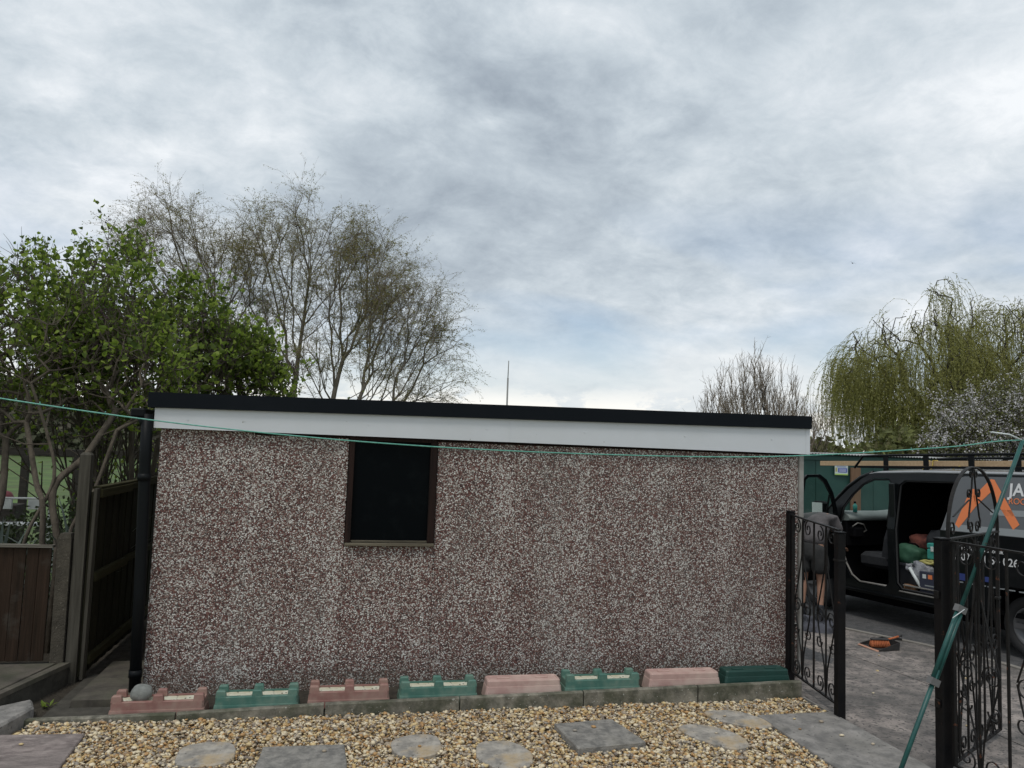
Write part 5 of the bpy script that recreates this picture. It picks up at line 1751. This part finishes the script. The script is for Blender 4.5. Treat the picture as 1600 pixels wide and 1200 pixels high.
# open front passenger door, hinged at the A pillar
fd = empty('front_door', (2.50, HW, 0), rad(-76))
fd.parent = van
fd['label'] = 'open front door with its glass up, swung out beside the bent person'
dl = [(0, .52), (-.08, .46), (-.70, .46), (-.84, .50), (-.87, .60), (-.87, 1.20), (0, 1.20)]
plate('door_skin', [dl], .05, M['vanblack'], fd, None, .0)
fo = [(0.02, 1.204), (-.87, 1.204), (-.86, 1.80), (-.80, 1.86), (-.52, 1.87), (-.36, 1.80), (-.18, 1.63), (-.05, 1.42), (.02, 1.28)]
fi = [(-.06, 1.25), (-.82, 1.25), (-.81, 1.79), (-.76, 1.825), (-.54, 1.83), (-.39, 1.76), (-.22, 1.60), (-.10, 1.41)]
plate('window_frame', [fo, fi], .03, M['vanblack'], fd, yin, .0)
MB().bar((-.24, .0, 1.23), (-.24, -.07, 1.60), .018, .018).build('quarter_bar', M['vanblack'], fd)
plate('door_glass', [[(-.055, 1.245), (-.825, 1.245), (-.815, 1.80), (-.76, 1.83), (-.54, 1.835), (-.385, 1.765), (-.215, 1.605), (-.095, 1.41)]], .004, M['glass'], fd, yin, .0)
b = MB()
b.box(-.20, -.06, .05, .25, 1.28, 1.50, .03)
b.bar((-.12, .0, 1.27), (-.12, .10, 1.30), .04, .03)
mi = b.build('wing_mirror', M['blackplastic'], fd)
MB().box(-.208, -.203, .07, .23, 1.30, 1.48).build('mirror_glass', M['white'], mi)
# roof rack
rk = empty('roof_rack', (0, 0, 0))
rk.parent = van
for s in (-1, 1):
    yy = s * .68
    MB().tube([(2.42, yy, 1.975), (2.26, yy, 2.135), (1.9, yy, 2.142), (-.9, yy, 2.146)], .016, 8).build('top_rail', M['blackplastic'], rk)
    MB().box(-.9, 2.36, yy - .015, yy + .015, 1.975, 2.005, .004).build('lower_rail', M['blackplastic'], rk)
    for x in (1.86, 1.22, .58, .0, -.6):
        MB().box(x - .035, x + .035, yy - .012, yy + .012, 2.006, 2.132, .003).build('rail_strut', M['blackplastic'], rk)
        MB().box(x - .03, x + .03, yy - .02, yy + .02, 1.925, 1.974, .003).build('foot', M['blackplastic'], rk)
for x in (2.30, 1.86, 1.22, .58, .0, -.6):
    MB().box(x - .02, x + .02, -.66, .66, 1.978, 2.002, .004).build('cross_bar', M['blackplastic'], rk)
# timber carried on the rack
pk = bpy.data.objects.new('timber_batten', None)
COL.objects.link(pk)
pk.matrix_world = van.matrix_world @ Matrix.Translation((0, .49, 2.040))
tag(pk, 'long pale pine batten tied to the roof rack of the van', 'timber')
MB().box(-1.0, 3.30, -.022, .022, -.034, .034, .003).build('batten', M['pine'], pk)
for x in (1.36, 1.24):
    MB().tube([(x, -.03, -.038), (x, -.028, .038), (x + .02, .028, .040), (x + .03, .030, -.038), (x + .06, .05, -.10)], .006, 6).build('rope_tie', M['rope'], pk)
MB().tube([(.98, .05, -.09), (.93, .045, -.05), (.86, .04, -.03)], .006, 6).build('rope_tie', M['rope'], pk)


# --- load inside the van: things in their own right
def vthing(name, loc, label, cat, rz=0.0):
    o = bpy.data.objects.new(name, None)
    COL.objects.link(o)
    o.matrix_world = van.matrix_world @ Matrix.Translation((loc[0] + (.22 if loc[0] < 2 else 0), loc[1], loc[2])) @ Matrix.Rotation(rz, 4, 'Z')
    tag(o, label, cat, 'tools and materials in the open van')
    return o


def blob(sx, sy, sz, seed, sub=3, pw=.8, amp=.12):
    import bmesh
    bm = bmesh.new()
    bmesh.ops.create_icosphere(bm, subdivisions=sub, radius=1.0)
    for v in bm.verts:
        p = v.co.copy()
        k = 1 + amp * mnoise.noise(p * 1.8 + Vector((seed, 0, 0))) + amp * .5 * mnoise.noise(p * 5 + Vector((seed, 3, 0)))
        v.co = Vector((math.copysign(abs(p.x) ** pw, p.x) * sx, math.copysign(abs(p.y) ** pw, p.y) * sy, math.copysign(abs(p.z) ** pw, p.z) * sz)) * k
    me = bpy.data.meshes.new('blob')
    bm.to_mesh(me)
    bm.free()
    me.polygons.foreach_set('use_smooth', [True] * len(me.polygons))
    return me


t = vthing('plastic_tub', (1.25, .66, .455), 'dark open tub beside the sill of the van', 'tub')
b = MB()
b.rings([[(-.15, -.13, 0), (.15, -.13, 0), (.15, .13, 0), (-.15, .13, 0)], [(-.20, -.17, .30), (.20, -.17, .30), (.20, .17, .30), (-.20, .17, .30)], [(-.22, -.19, .30), (.22, -.19, .30), (.22, .19, .30), (-.22, .19, .30)],
         [(-.22, -.19, .33), (.22, -.19, .33), (.22, .19, .33), (-.22, .19, .33)], [(-.19, -.16, .33), (.19, -.16, .33), (.19, .16, .33), (-.19, .16, .33)], [(-.15, -.13, .05), (.15, -.13, .05), (.15, .13, .05), (-.15, .13, .05)]])
b.build('tub_shell', M['darktub'], t)
t = vthing('tool_bag', (1.26, .66, .87), 'rounded green bag sitting on the dark tub', 'bag', .2)
link('bag_body', blob(.21, .17, .14, 3, pw=.8, amp=.30), M['greenbag'], t)
MB().tube([(-.10, .03, .12), (-.06, .04, .155), (.04, .04, .15), (.10, .03, .10)], .012, 6).build('handle', M['interior'], t)
t = vthing('cloth_heap', (1.05, .45, .98), 'dark and red crumpled clothes heaped behind the green bag', 'clothes')
link('cloth', blob(.20, .16, .11, 6, amp=.3), M['bagred'], t, loc=(.16, .05, .05))
link('cloth', blob(.22, .2, .17, 7, amp=.3), M['seat'], t, loc=(-.12, .0, .08))
t = vthing('red_spirit_level', (.80, .52, 1.22), 'red case lying on top of the dark load', 'case', .1)
MB().box(-.16, .16, -.03, .03, -.03, .03, .006).build('case_body', M['red'], t, rot=(0, .25, 0))
t = vthing('holdall', (.75, .30, .45), 'tall dark holdall at the back of the load', 'bag')
link('bag_body', blob(.30, .22, .38, 9, amp=.2), M['interior'], t, loc=(0, 0, .38))
t = vthing('teal_case', (.85, .62, .86), 'teal plastic case half hidden by the gate post', 'case')
MB().box(-.14, .14, -.11, .11, 0, .13, .012).build('case_body', M['teal'], t)
MB().box(-.14, .14, -.11, .11, .134, .20, .012).build('lid', M['teal'], t)
for x in (-.05, .05):
    MB().box(x - .02, x + .02, .112, .122, .10, .16, .003).build('latch', M['white'], t)
MB().box(.84, 1.20, .38, .66, .454, .85, .01).build('crate_block', M['interior'], None)
cb = bpy.data.objects['crate_block']
cb.name = 'black_crate'
cb.matrix_world = van.matrix_world.copy()
tag(cb, 'black crate supporting the teal case', 'crate', 'tools and materials in the open van')
t = vthing('plastic_sack', (.98, .80, .72), 'crumpled white and grey plastic sack by the door sill', 'sack')
link('sack_body', blob(.15, .07, .11, 12, amp=.45), M['plasticbag'], t)
link('sack_body', blob(.06, .05, .05, 14, amp=.45), M['plasticbag'], t, loc=(.17, .02, .02))
link('paper', blob(.10, .05, .03, 15, amp=.5), M['signyellow'], t, loc=(-.06, -.02, .11))
t = vthing('white_tube', (1.03, .865, .64), 'white plastic tube leaning down to the sill', 'tube')
MB().tube([(.095, 0, .10), (-.075, .01, -.11)], .020, 10).build('tube_body', M['white'], t)
t = vthing('carton', (.84, .80, .455), 'navy carton with white and orange labels at the sill', 'box')
MB().box(-.15, .12, -.09, .09, 0, .27, .004).build('carton_body', M['boxnavy'], t)
MB().box(.02, .07, .0905, .093, .19, .24).build('label', M['white'], t)
MB().box(-.07, -.01, .0905, .093, .19, .24).build('label', M['orange'], t)
MB().box(-.10, .04, .0905, .093, .10, .115).build('label', M['silverprint'], t)
t = vthing('brown_box', (1.15, .83, .456), 'small brown box next to the dark tub on the load floor', 'box')
MB().box(-.07, .07, -.04, .04, 0, .075, .003).build('box_body', M['cardboard'], t)
t = vthing('spray_bottle', (2.45, .66, 1.362), 'small bottle with a dark cap standing on the dashboard', 'bottle')
MB().tube([(0, 0, 0), (0, 0, .09), (0, 0, .105), (0, 0, .12)], [.030, .030, .016, .012], 12).build('bottle_body', M['teal'], t)
MB().tube([(0, 0, .12), (0, 0, .145)], .016, 10).build('cap', M['interior'], t)

# ================================================================== GATES
def scroll(cx, cz, r0, turns, a0, sgn=1, n=26, tail=None):
    pts = []
    for i in range(n + 1):
        t = i / n
        a = a0 + sgn * turns * 2 * math.pi * t
        r = r0 * (1 - .78 * t)
        pts.append((cx + r * math.cos(a), 0, cz + r * math.sin(a)))
    if tail is not None:
        pts = [tail] + pts
    return pts


def strap(pts, w=.011, h=.005):
    """flat wrought strip: rectangular section, width across the panel (y)"""
    b = MB()
    P = [Vector(p) for p in pts]
    rings = []
    for i, p in enumerate(P):
        d = (P[min(i + 1, len(P) - 1)] - P[max(i - 1, 0)]).normalized()
        nrm = Vector((-d.z, 0, d.x))
        rings.append([tuple(p + nrm * h / 2 + Vector((0, w / 2, 0))), tuple(p - nrm * h / 2 + Vector((0, w / 2, 0))), tuple(p - nrm * h / 2 - Vector((0, w / 2, 0))), tuple(p + nrm * h / 2 - Vector((0, w / 2, 0)))])
    b.rings(rings)
    return b


def gate_panel(root, L, zb, zt, arch_h=0.0, bays=3, drop=0.0, posts=True):
    ir = M['iron']
    w = .0

    def top(u):
        return zt - drop * u / L
    MB().hexa([(0, -.010, zb - .006), (L, -.010, zb - .006), (L, .010, zb - .006), (0, .010, zb - .006), (0, -.010, zb + .006), (L, -.010, zb + .006), (L, .010, zb + .006), (0, .010, zb + .006)]).build('bottom_rail', ir, root)
    MB().hexa([(0, -.014, zt - .006), (L, -.014, top(L) - .006), (L, .014, top(L) - .006), (0, .014, zt - .006), (0, -.014, zt + .006), (L, -.014, top(L) + .006), (L, .014, top(L) + .006), (0, .014, zt + .006)]).build('top_rail', ir, root)
    bw_ = L / bays
    zm = zb + (zt - zb) * .42
    for k in range(bays + 1):
        u = k * bw_
        if posts or 0 < k < bays:
            e = .011 if k in (0, bays) else .0065
            u = min(max(u, e), L - e)
            MB().box(u - e, u + e, -e, e, zb, top(u) - .006).build('bar', ir, root)
    for k in range(bays):
        u0, u1 = k * bw_, (k + 1) * bw_
        c = (u0 + u1) / 2
        MB().box(c - .0055, c + .0055, -.0055, .0055, zb + .006, top(c) - .006).build('bar', ir, root)
        for s in (-1, 1):
            # long bowed strips: wide at mid height, meeting near the foot, ending in scrolls
            q = [(c + s * .010, .0, zb + .03), (c + s * .028, 0, zb + .22), (c + s * bw_ * .30, 0, zm - .06), (c + s * bw_ * .36, 0, zm + .05)]
            strap(q).build('bowed_bar', ir, root)
            q = [(c + s * .010, 0, top(c) - .03), (c + s * .020, 0, top(c) - .32), (c + s * bw_ * .22, 0, zm + .22), (c + s * bw_ * .36, 0, zm + .06)]
            strap(q).build('bowed_bar', ir, root)
            r_ = min(bw_ * .19, .068)
            strap(scroll(c + s * bw_ * .24, zb + .012 + r_, r_, 1.35, -math.pi / 2, -s)).build('scroll', ir, root)
            strap(scroll(c + s * bw_ * .24, top(c) - .012 - r_, r_, 1.35, math.pi / 2, s)).build('scroll', ir, root)
            strap(scroll(c + s * bw_ * .22, zm + .03, r_ * 1.05, 1.4, math.pi if s > 0 else 0, -s)).build('scroll', ir, root)
            strap(scroll(c + s * bw_ * .27, zm - .17, r_ * .8, 1.2, math.pi if s > 0 else 0, s)).build('scroll', ir, root)
    if arch_h:
        a, h = L / 2, arch_h
        pts = [(a - a * math.cos(t), 0, zt + h * math.sin(t) ** .9) for t in np.linspace(0, math.pi, 31)]
        strap(pts, .022, .010).build('arch_bar', ir, root)
        for s in (-1, 1):
            q = [(a + s * .012, 0, zt + h * .97), (a + s * .05, 0, zt + h * .62), (a + s * .115, 0, zt + h * .26), (a + s * .135, 0, zt + .10), (a + s * .125, 0, zt + .045)]
            strap(q).build('arch_strut', ir, root)
            strap(scroll(a + s * .070, zt + .052, .050, 1.3, 0 if s > 0 else math.pi, -s if False else s)).build('scroll', ir, root)
            strap(scroll(a + s * .105, zt + h * .60, .042, 1.2, math.pi if s > 0 else 0, -s)).build('scroll', ir, root)
            strap(scroll(a + s * (a - .085), zt + .060, .055, 1.3, 0 if s > 0 else math.pi, s)).build('scroll', ir, root)
            strap(scroll(a + s * .055, zt + h * .90, .030, 1.2, math.pi if s > 0 else 0, s)).build('scroll', ir, root)
            strap([(a + s * .10, 0, zt + h * .52), (a + s * (a * .80), 0, zt + h * .30)]).build('arch_strut', ir, root)


def post(name, x, y, w, z1, label, z0=-.05):
    t = empty(name, (x, y, 0), label=label, cat='post', group='black square metal gate posts')
    MB().box(-w / 2, w / 2, -w / 2, w / 2, z0, z1, .006).build('shaft', M['ironpost'], t)
    MB().box(-w / 2 - .003, w / 2 + .003, -w / 2 - .003, w / 2 + .003, z1 + .001, z1 + .012, .004).build('cap', M['ironpost'], t)
    return t


p1 = post('gate_post', 5.380, -.075, .062, 1.48, 'black gate post standing against the pebbledashed wall')
p2 = post('gate_post', 5.195, -1.05, .064, 1.40, 'free-standing black gate post at the edge of the long path slab')
p3 = post('gate_post', 5.232, -2.06, .074, 1.475, 'black gate post from which the arched gate hangs')
for z in (.42, 1.10):
    MB().box(-.052, -.0375, -.02, .02, z, z + .05, .003).build('hinge_lug', M['iron'], p3)
MB().box(-.036, .036, -.036, .036, 1.185, 1.20, .002).build('band', M['iron'], p2)
gp = empty('railing_panel', (5.372, -.116, 0), math.atan2(-.90, -.155), label='narrow fixed railing between the wall post and the free-standing post', cat='railing')
gate_panel(gp, .905, .085, 1.455, 0, 2, .035)
gl = empty('arched_gate', (5.290, -2.045, 0), math.atan2(.56, .93), label='arched wrought iron gate standing open towards the driveway', cat='gate')
gate_panel(gl, 1.075, .045, 1.475, .475, 3)
MB().box(1.02, 1.10, -.012, .012, .98, 1.0, .002).build('latch_bar', M['iron'], gl)
gr = empty('railing_panel', (5.255, -2.112, 0), math.atan2(-.95, .02), label='fixed railing running from the arched gate post towards the viewer', cat='railing')
gate_panel(gr, 1.25, .085, 1.468, 0, 3)

# ================================================================== CLOTHES PROP AND LINE
pr_o = empty('clothes_prop', (4.66, -2.3, 0), label='green telescopic clothes prop leaning before the arched gate and holding up the line', cat='clothes prop')


def lp_(t):   # point on the prop axis, t = height
    return (.33 * (t / .768) * .85 * .9937 + .0, 0, t)


A = Vector((4.652, -2.3, 0.0))
Bv = Vector((5.628, -2.3, 2.13))
dv = (Bv - A)


def PP(t):
    return tuple(A + dv * t - Vector((4.66, -2.3, 0)))


MB().tube([PP(0), PP(.34)], .0135, 10).build('lower_tube', M['propgreen'], pr_o)
b = MB()
nv_ = Vector((-dv.z, 0, dv.x)).normalized()
for s in (-1, 1):
    b.tube([Vector(PP(.310)) + nv_ * .0125 * s, Vector(PP(.505)) + nv_ * .0125 * s], .0135, 10)
b.build('double_sleeve', M['propgreen'], pr_o)
MB().tube([PP(.50), PP(1.0)], .0125, 10).build('upper_tube', M['propgreen'], pr_o)
for t in (.305, .505):
    MB().bar(Vector(PP(t - .006)) , Vector(PP(t + .012)), .040, .062).build('collar', M['propgrey'], pr_o)
MB().tube([Vector(PP(.49)) + Vector((-.055, -.02, -.01)), Vector(PP(.50)) + Vector((.02, -.02, .02))], .003, 6).build('locking_pin', M['white'], pr_o)
MB().tube([PP(1.0), tuple(Vector(PP(1.0)) + Vector((-.10, 0, .035))), tuple(Vector(PP(1.0)) + Vector((-.235, .0, .045)))], .0055, 6).build('hook', M['white'], pr_o)
# line: sags between the fixings, held up by the prop


def sag(p, q, s, n):
    p, q = Vector(p), Vector(q)
    return [p.lerp(q, i / n) - Vector((0, 0, 4 * s * (i / n) * (1 - i / n))) for i in range(n + 1)]


LP_ = [(-3.2, -2.2, 2.54), (-1.5, -2.2, 2.285), (-0.3, -2.2, 2.128), (0.618, -2.2, 2.030), (1.622, -2.2, 1.969), (2.73, -2.2, 1.950), (3.918, -2.2, 1.972), (5.101, -2.22, 2.068), (5.64, -2.25, 2.133), (6.6, -2.28, 2.15), (8.4, -2.3, 2.22)]
pts = [Vector(p) for p in catmull(LP_, 9)]
LINE = MB().tube([tuple(p) for p in pts], .0040, 6)
r_ = random.Random(2)
for p in pts[::1]:
    if r_.random() < (.6 if (p.x < .3 or p.x > 4.4) else .12):
        LINE.tube([tuple(p + Vector((0, 0, .001))), tuple(p + Vector((r_.uniform(-.004, .004), 0, .013)))], .0022, 5)
LINE.build('clothes_line', M['line'], None, label='thin green clothes line sagging across the whole view', cat='clothes line')

# ================================================================== DUSTPAN, BRUSH, JACKET, POT
gz = GZ(7.1, 1.05)
dp = empty('dustpan', (7.20, 1.10, gz + .002), rad(-88), label='black dustpan with an orange lip lying on the driveway', cat='dustpan')
b = MB()
# floor and three walls; open towards the lip
b.hexa([(-.15, -.14, 0), (.15, -.14, 0), (.13, .12, .0), (-.13, .12, .0), (-.15, -.14, .006), (.15, -.14, .006), (.13, .12, .006), (-.13, .12, .006)])
b.hexa([(-.135, .12, 0), (.135, .12, 0), (.135, .128, 0), (-.135, .128, 0), (-.13, .13, .085), (.13, .13, .085), (.13, .138, .085), (-.13, .138, .085)])
for s in (-1, 1):
    b.hexa([(s * .151, -.14, .0), (s * .157, -.14, .0), (s * .137, .128, .0), (s * .131, .128, .0), (s * .151, -.14, .018), (s * .157, -.14, .018), (s * .137, .135, .085), (s * .131, .135, .085)])
b.build('pan', M['panblack'], dp)
MB().hexa([(-.158, -.165, 0), (.158, -.165, 0), (.152, -.141, .0), (-.152, -.141, .0), (-.158, -.165, .004), (.158, -.165, .004), (.152, -.141, .012), (-.152, -.141, .012)]).build('lip', M['panlip'], dp)
MB().tube([(0, .13, .07), (0, .20, .09), (0, .27, .08)], .013, 8).build('handle', M['panblack'], dp)
br = empty('hand_brush', (7.19, 1.10, gz + .010), rad(-12), label='hand brush with orange bristles lying in the dustpan', cat='brush')
b = MB()
for i in range(11):
    for j in range(3):
        x, y = -.085 + i * .017, -.016 + j * .016
        b.tube([(x, y, .072), (x * 1.18, y * 1.8 - .008, .004)], [.007, .010], 5)
b.build('bristles', M['bristle'], br)
MB().box(-.098, .098, -.026, .026, .070, .096, .01).build('brush_back', M['panblack'], br)
MB().tube([(.09, 0, .085), (.15, .01, .097), (.22, .03, .112)], [.011, .010, .012], 8).build('handle', M['bristle'], br)
MB().tube([(.215, .029, .111), (.262, .043, .12)], .012, 8).build('grip', M['panblack'], br)

# crumpled jacket on the ground
b = MB()
nx_, ny_ = 34, 26
vs_ = []
for i in range(nx_):
    for j in range(ny_):
        u, v = i / (nx_ - 1) * 2 - 1, j / (ny_ - 1) * 2 - 1
        rr = max(0, 1 - (abs(u) ** 2.6 + abs(v) ** 2.6))
        h = rr ** .45 * (.115 + .10 * mnoise.noise(Vector((u * 2.6, v * 3.2, 1))) + .06 * mnoise.noise(Vector((u * 5.5 + v * 3, v * 6, 4))))
        e = 1 + .16 * mnoise.noise(Vector((u * 2, v * 2, 9)))
        vs_.append((u * .36 * e, v * .24 * e, max(.003, h)))
fs_ = [(i * ny_ + j, (i + 1) * ny_ + j, (i + 1) * ny_ + j + 1, i * ny_ + j + 1) for i in range(nx_ - 1) for j in range(ny_ - 1)]
b.add(vs_, fs_, True)
b.build('jacket', M['jacket'], None, loc=(6.98, 2.18, GZ(7, 2.18) + .004), rot=(.056, 0, -.75), label='crumpled dark blue-grey jacket on the ground by the person', cat='jacket')

pt = empty('flower_pot', (7.50, .46, 0), label='small dark pot with pale yellow flowers behind the gate leg', cat='flower pot')
MB().tube([(0, 0, 0), (0, 0, .10), (0, 0, .101), (0, 0, .12)], [.055, .075, .082, .082], 14).build('pot', M['panblack'], pt)
fl_m = mat('pale_flower', (0.62, 0.50, 0.22), .7)
for k, (x, y, z) in enumerate(((.03, 0, .19), (-.04, .02, .17), (0, -.03, .155), (.05, .03, .16), (-.02, .04, .21))):
    MB().tube([(x * .3, y * .3, .11), (x, y, z)], .004, 5).build('flower_stem', M['lilacleaf'], pt)
    link('flower_head', blob(.026, .026, .02, k + 20, sub=2), fl_m, pt, loc=(x, y, z + .01))


# ================================================================== PERSON
def skin_mesh(name, verts, edges, radii, m, parent, sub=2, smooth=True):
    me = bpy.data.meshes.new(name)
    me.from_pydata(verts, edges, [])
    ob = bpy.data.objects.new(name, me)
    COL.objects.link(ob)
    sk = ob.modifiers.new('skin', 'SKIN')
    sk.use_smooth_shade = True
    for i, r in enumerate(radii):
        rr = r if isinstance(r, tuple) else (r, r)
        me.skin_vertices[0].data[i].radius = rr
    me.skin_vertices[0].data[0].use_root = True
    ss = ob.modifiers.new('sub', 'SUBSURF')
    ss.levels = sub
    ss.render_levels = sub
    dg = bpy.context.evaluated_depsgraph_get()
    out = bpy.data.meshes.new_from_object(ob.evaluated_get(dg))
    bpy.data.objects.remove(ob)
    out.name = name
    out.materials.clear()
    out.polygons.foreach_set('use_smooth', [True] * len(out.polygons))
    return link(name, out, m, parent)


# local frame: +x = facing direction (towards the van seat), +y = left
pe = empty('person', (7.50, 2.84, GZ(7.50, 2.84)), rad(38), label='person in grey t-shirt and dark shorts bending forward into the van', cat='person')
V_ = [(0, 0, .92), (.06, 0, 1.05), (.16, 0, 1.20), (.32, 0, 1.30), (.42, 0, 1.28), (.49, 0, 1.20), (.55, 0, 1.12),       # pelvis, spine, chest, neck, head
      (0.0, .095, .86), (.02, .105, .50), (-.03, .11, .12), (.0, .11, .05), (.13, .125, .03),                                # left leg
      (0.0, -.095, .86), (.045, -.115, .50), (.00, -.12, .12), (.03, -.12, .05), (.16, -.135, .03),
      (.35, .17, 1.26), (.46, .22, 1.02), (.62, .17, .92), (.69, .15, .90),                                                   # left arm
      (.35, -.17, 1.26), (.45, -.24, 1.02), (.60, -.22, .90), (.67, -.21, .87)]
E_ = [(0, 1), (1, 2), (2, 3), (3, 4), (4, 5), (5, 6), (0, 7), (7, 8), (8, 9), (9, 10), (10, 11), (0, 12), (12, 13), (13, 14), (14, 15), (15, 16), (3, 17), (17, 18), (18, 19), (19, 20), (3, 21), (21, 22), (22, 23), (23, 24)]
R_ = [(.13, .12), (.125, .11), (.145, .115), (.13, .10), .055, .085, .085, .092, .058, .038, .042, .030, .092, .058, .038, .042, .030, .060, .042, .030, .028, .060, .042, .030, .028]
body = skin_mesh('body', V_, E_, R_, M['skin'], pe)
# calf swell is given by a short extra skinned length merged visually under the sock line
for s, base in ((1, V_[20]), (-1, V_[24])):
    bx, by, bz = base
    for k, (dy, L) in enumerate(((-.028, .075), (-.010, .085), (.010, .080), (.028, .062))):
        skin_mesh('finger', [(bx - .01, by + dy * .8, bz), (bx + .035, by + dy, bz - .005), (bx + .035 + L * .5, by + dy * 1.1, bz - .02), (bx + .035 + L * .7, by + dy * 1.1, bz - .05)],
                  [(0, 1), (1, 2), (2, 3)], [.011, .010, .009, .007], M['skin'], body, sub=1)
    skin_mesh('thumb', [(bx - .015, by - s * .02, bz), (bx + .02, by - s * .050, bz - .01), (bx + .055, by - s * .058, bz - .03)], [(0, 1), (1, 2)], [.012, .011, .008], M['skin'], body, sub=1)
# t-shirt, shorts, socks, boots
skin_mesh('t_shirt', [(.01, 0, .90), (.06, 0, 1.05), (.16, 0, 1.20), (.32, 0, 1.30), (.385, 0, 1.29), (.36, .17, 1.255), (.44, .215, 1.08), (.36, -.17, 1.255), (.43, -.225, 1.08)],
          [(0, 1), (1, 2), (2, 3), (3, 4), (3, 5), (5, 6), (3, 7), (7, 8)], [(.205, .185), (.20, .18), (.195, .165), (.18, .14), .080, .092, .080, .092, .080], M['tshirt'], pe)
skin_mesh('shorts', [(.0, 0, .90), (.02, 0, .98), (0.0, .10, .82), (.01, .112, .56), (0.0, -.10, .82), (.03, -.118, .56)], [(0, 1), (0, 2), (2, 3), (0, 4), (4, 5)], [(.18, .16), (.17, .15), .135, .125, .135, .125], M['shorts'], pe)
for a, s in ((9, 1), (14, -1)):
    x, y, z = V_[a]
    skin_mesh('boot', [(x + .0, y, z + .075), (x + .005, y, .075), (x + .02, y, .050), (x + .10, y + .01, .042), (x + .17, y + .015, .035)], [(0, 1), (1, 2), (2, 3), (3, 4)], [.052, .050, .055, .050, .036], M['boot'], pe)
# head details: ears, nose, hair (face turned down into the van)
hx_, hy_, hz_ = V_[6]
hd = link('hair', blob(.098, .088, .098, 31, sub=3, pw=1.0, amp=.05), M['hair'], pe, loc=(hx_ - .005, 0, hz_ + .028))
for s in (-1, 1):
    link('ear', blob(.022, .010, .032, 33, sub=2, pw=1, amp=.05), M['skin'], pe, loc=(hx_ + .01, s * .088, hz_ - .01))
    link('eye', blob(.010, .012, .008, 34, sub=2, pw=1, amp=0), M['interior'], pe, loc=(hx_ + .082, s * .032, hz_ - .012))
link('nose', blob(.018, .012, .020, 35, sub=2, pw=1, amp=.05), M['skin'], pe, loc=(hx_ + .092, 0, hz_ - .03))
link('mouth', blob(.006, .024, .006, 36, sub=2, pw=1, amp=0), M['red'], pe, loc=(hx_ + .080, 0, hz_ - .062))
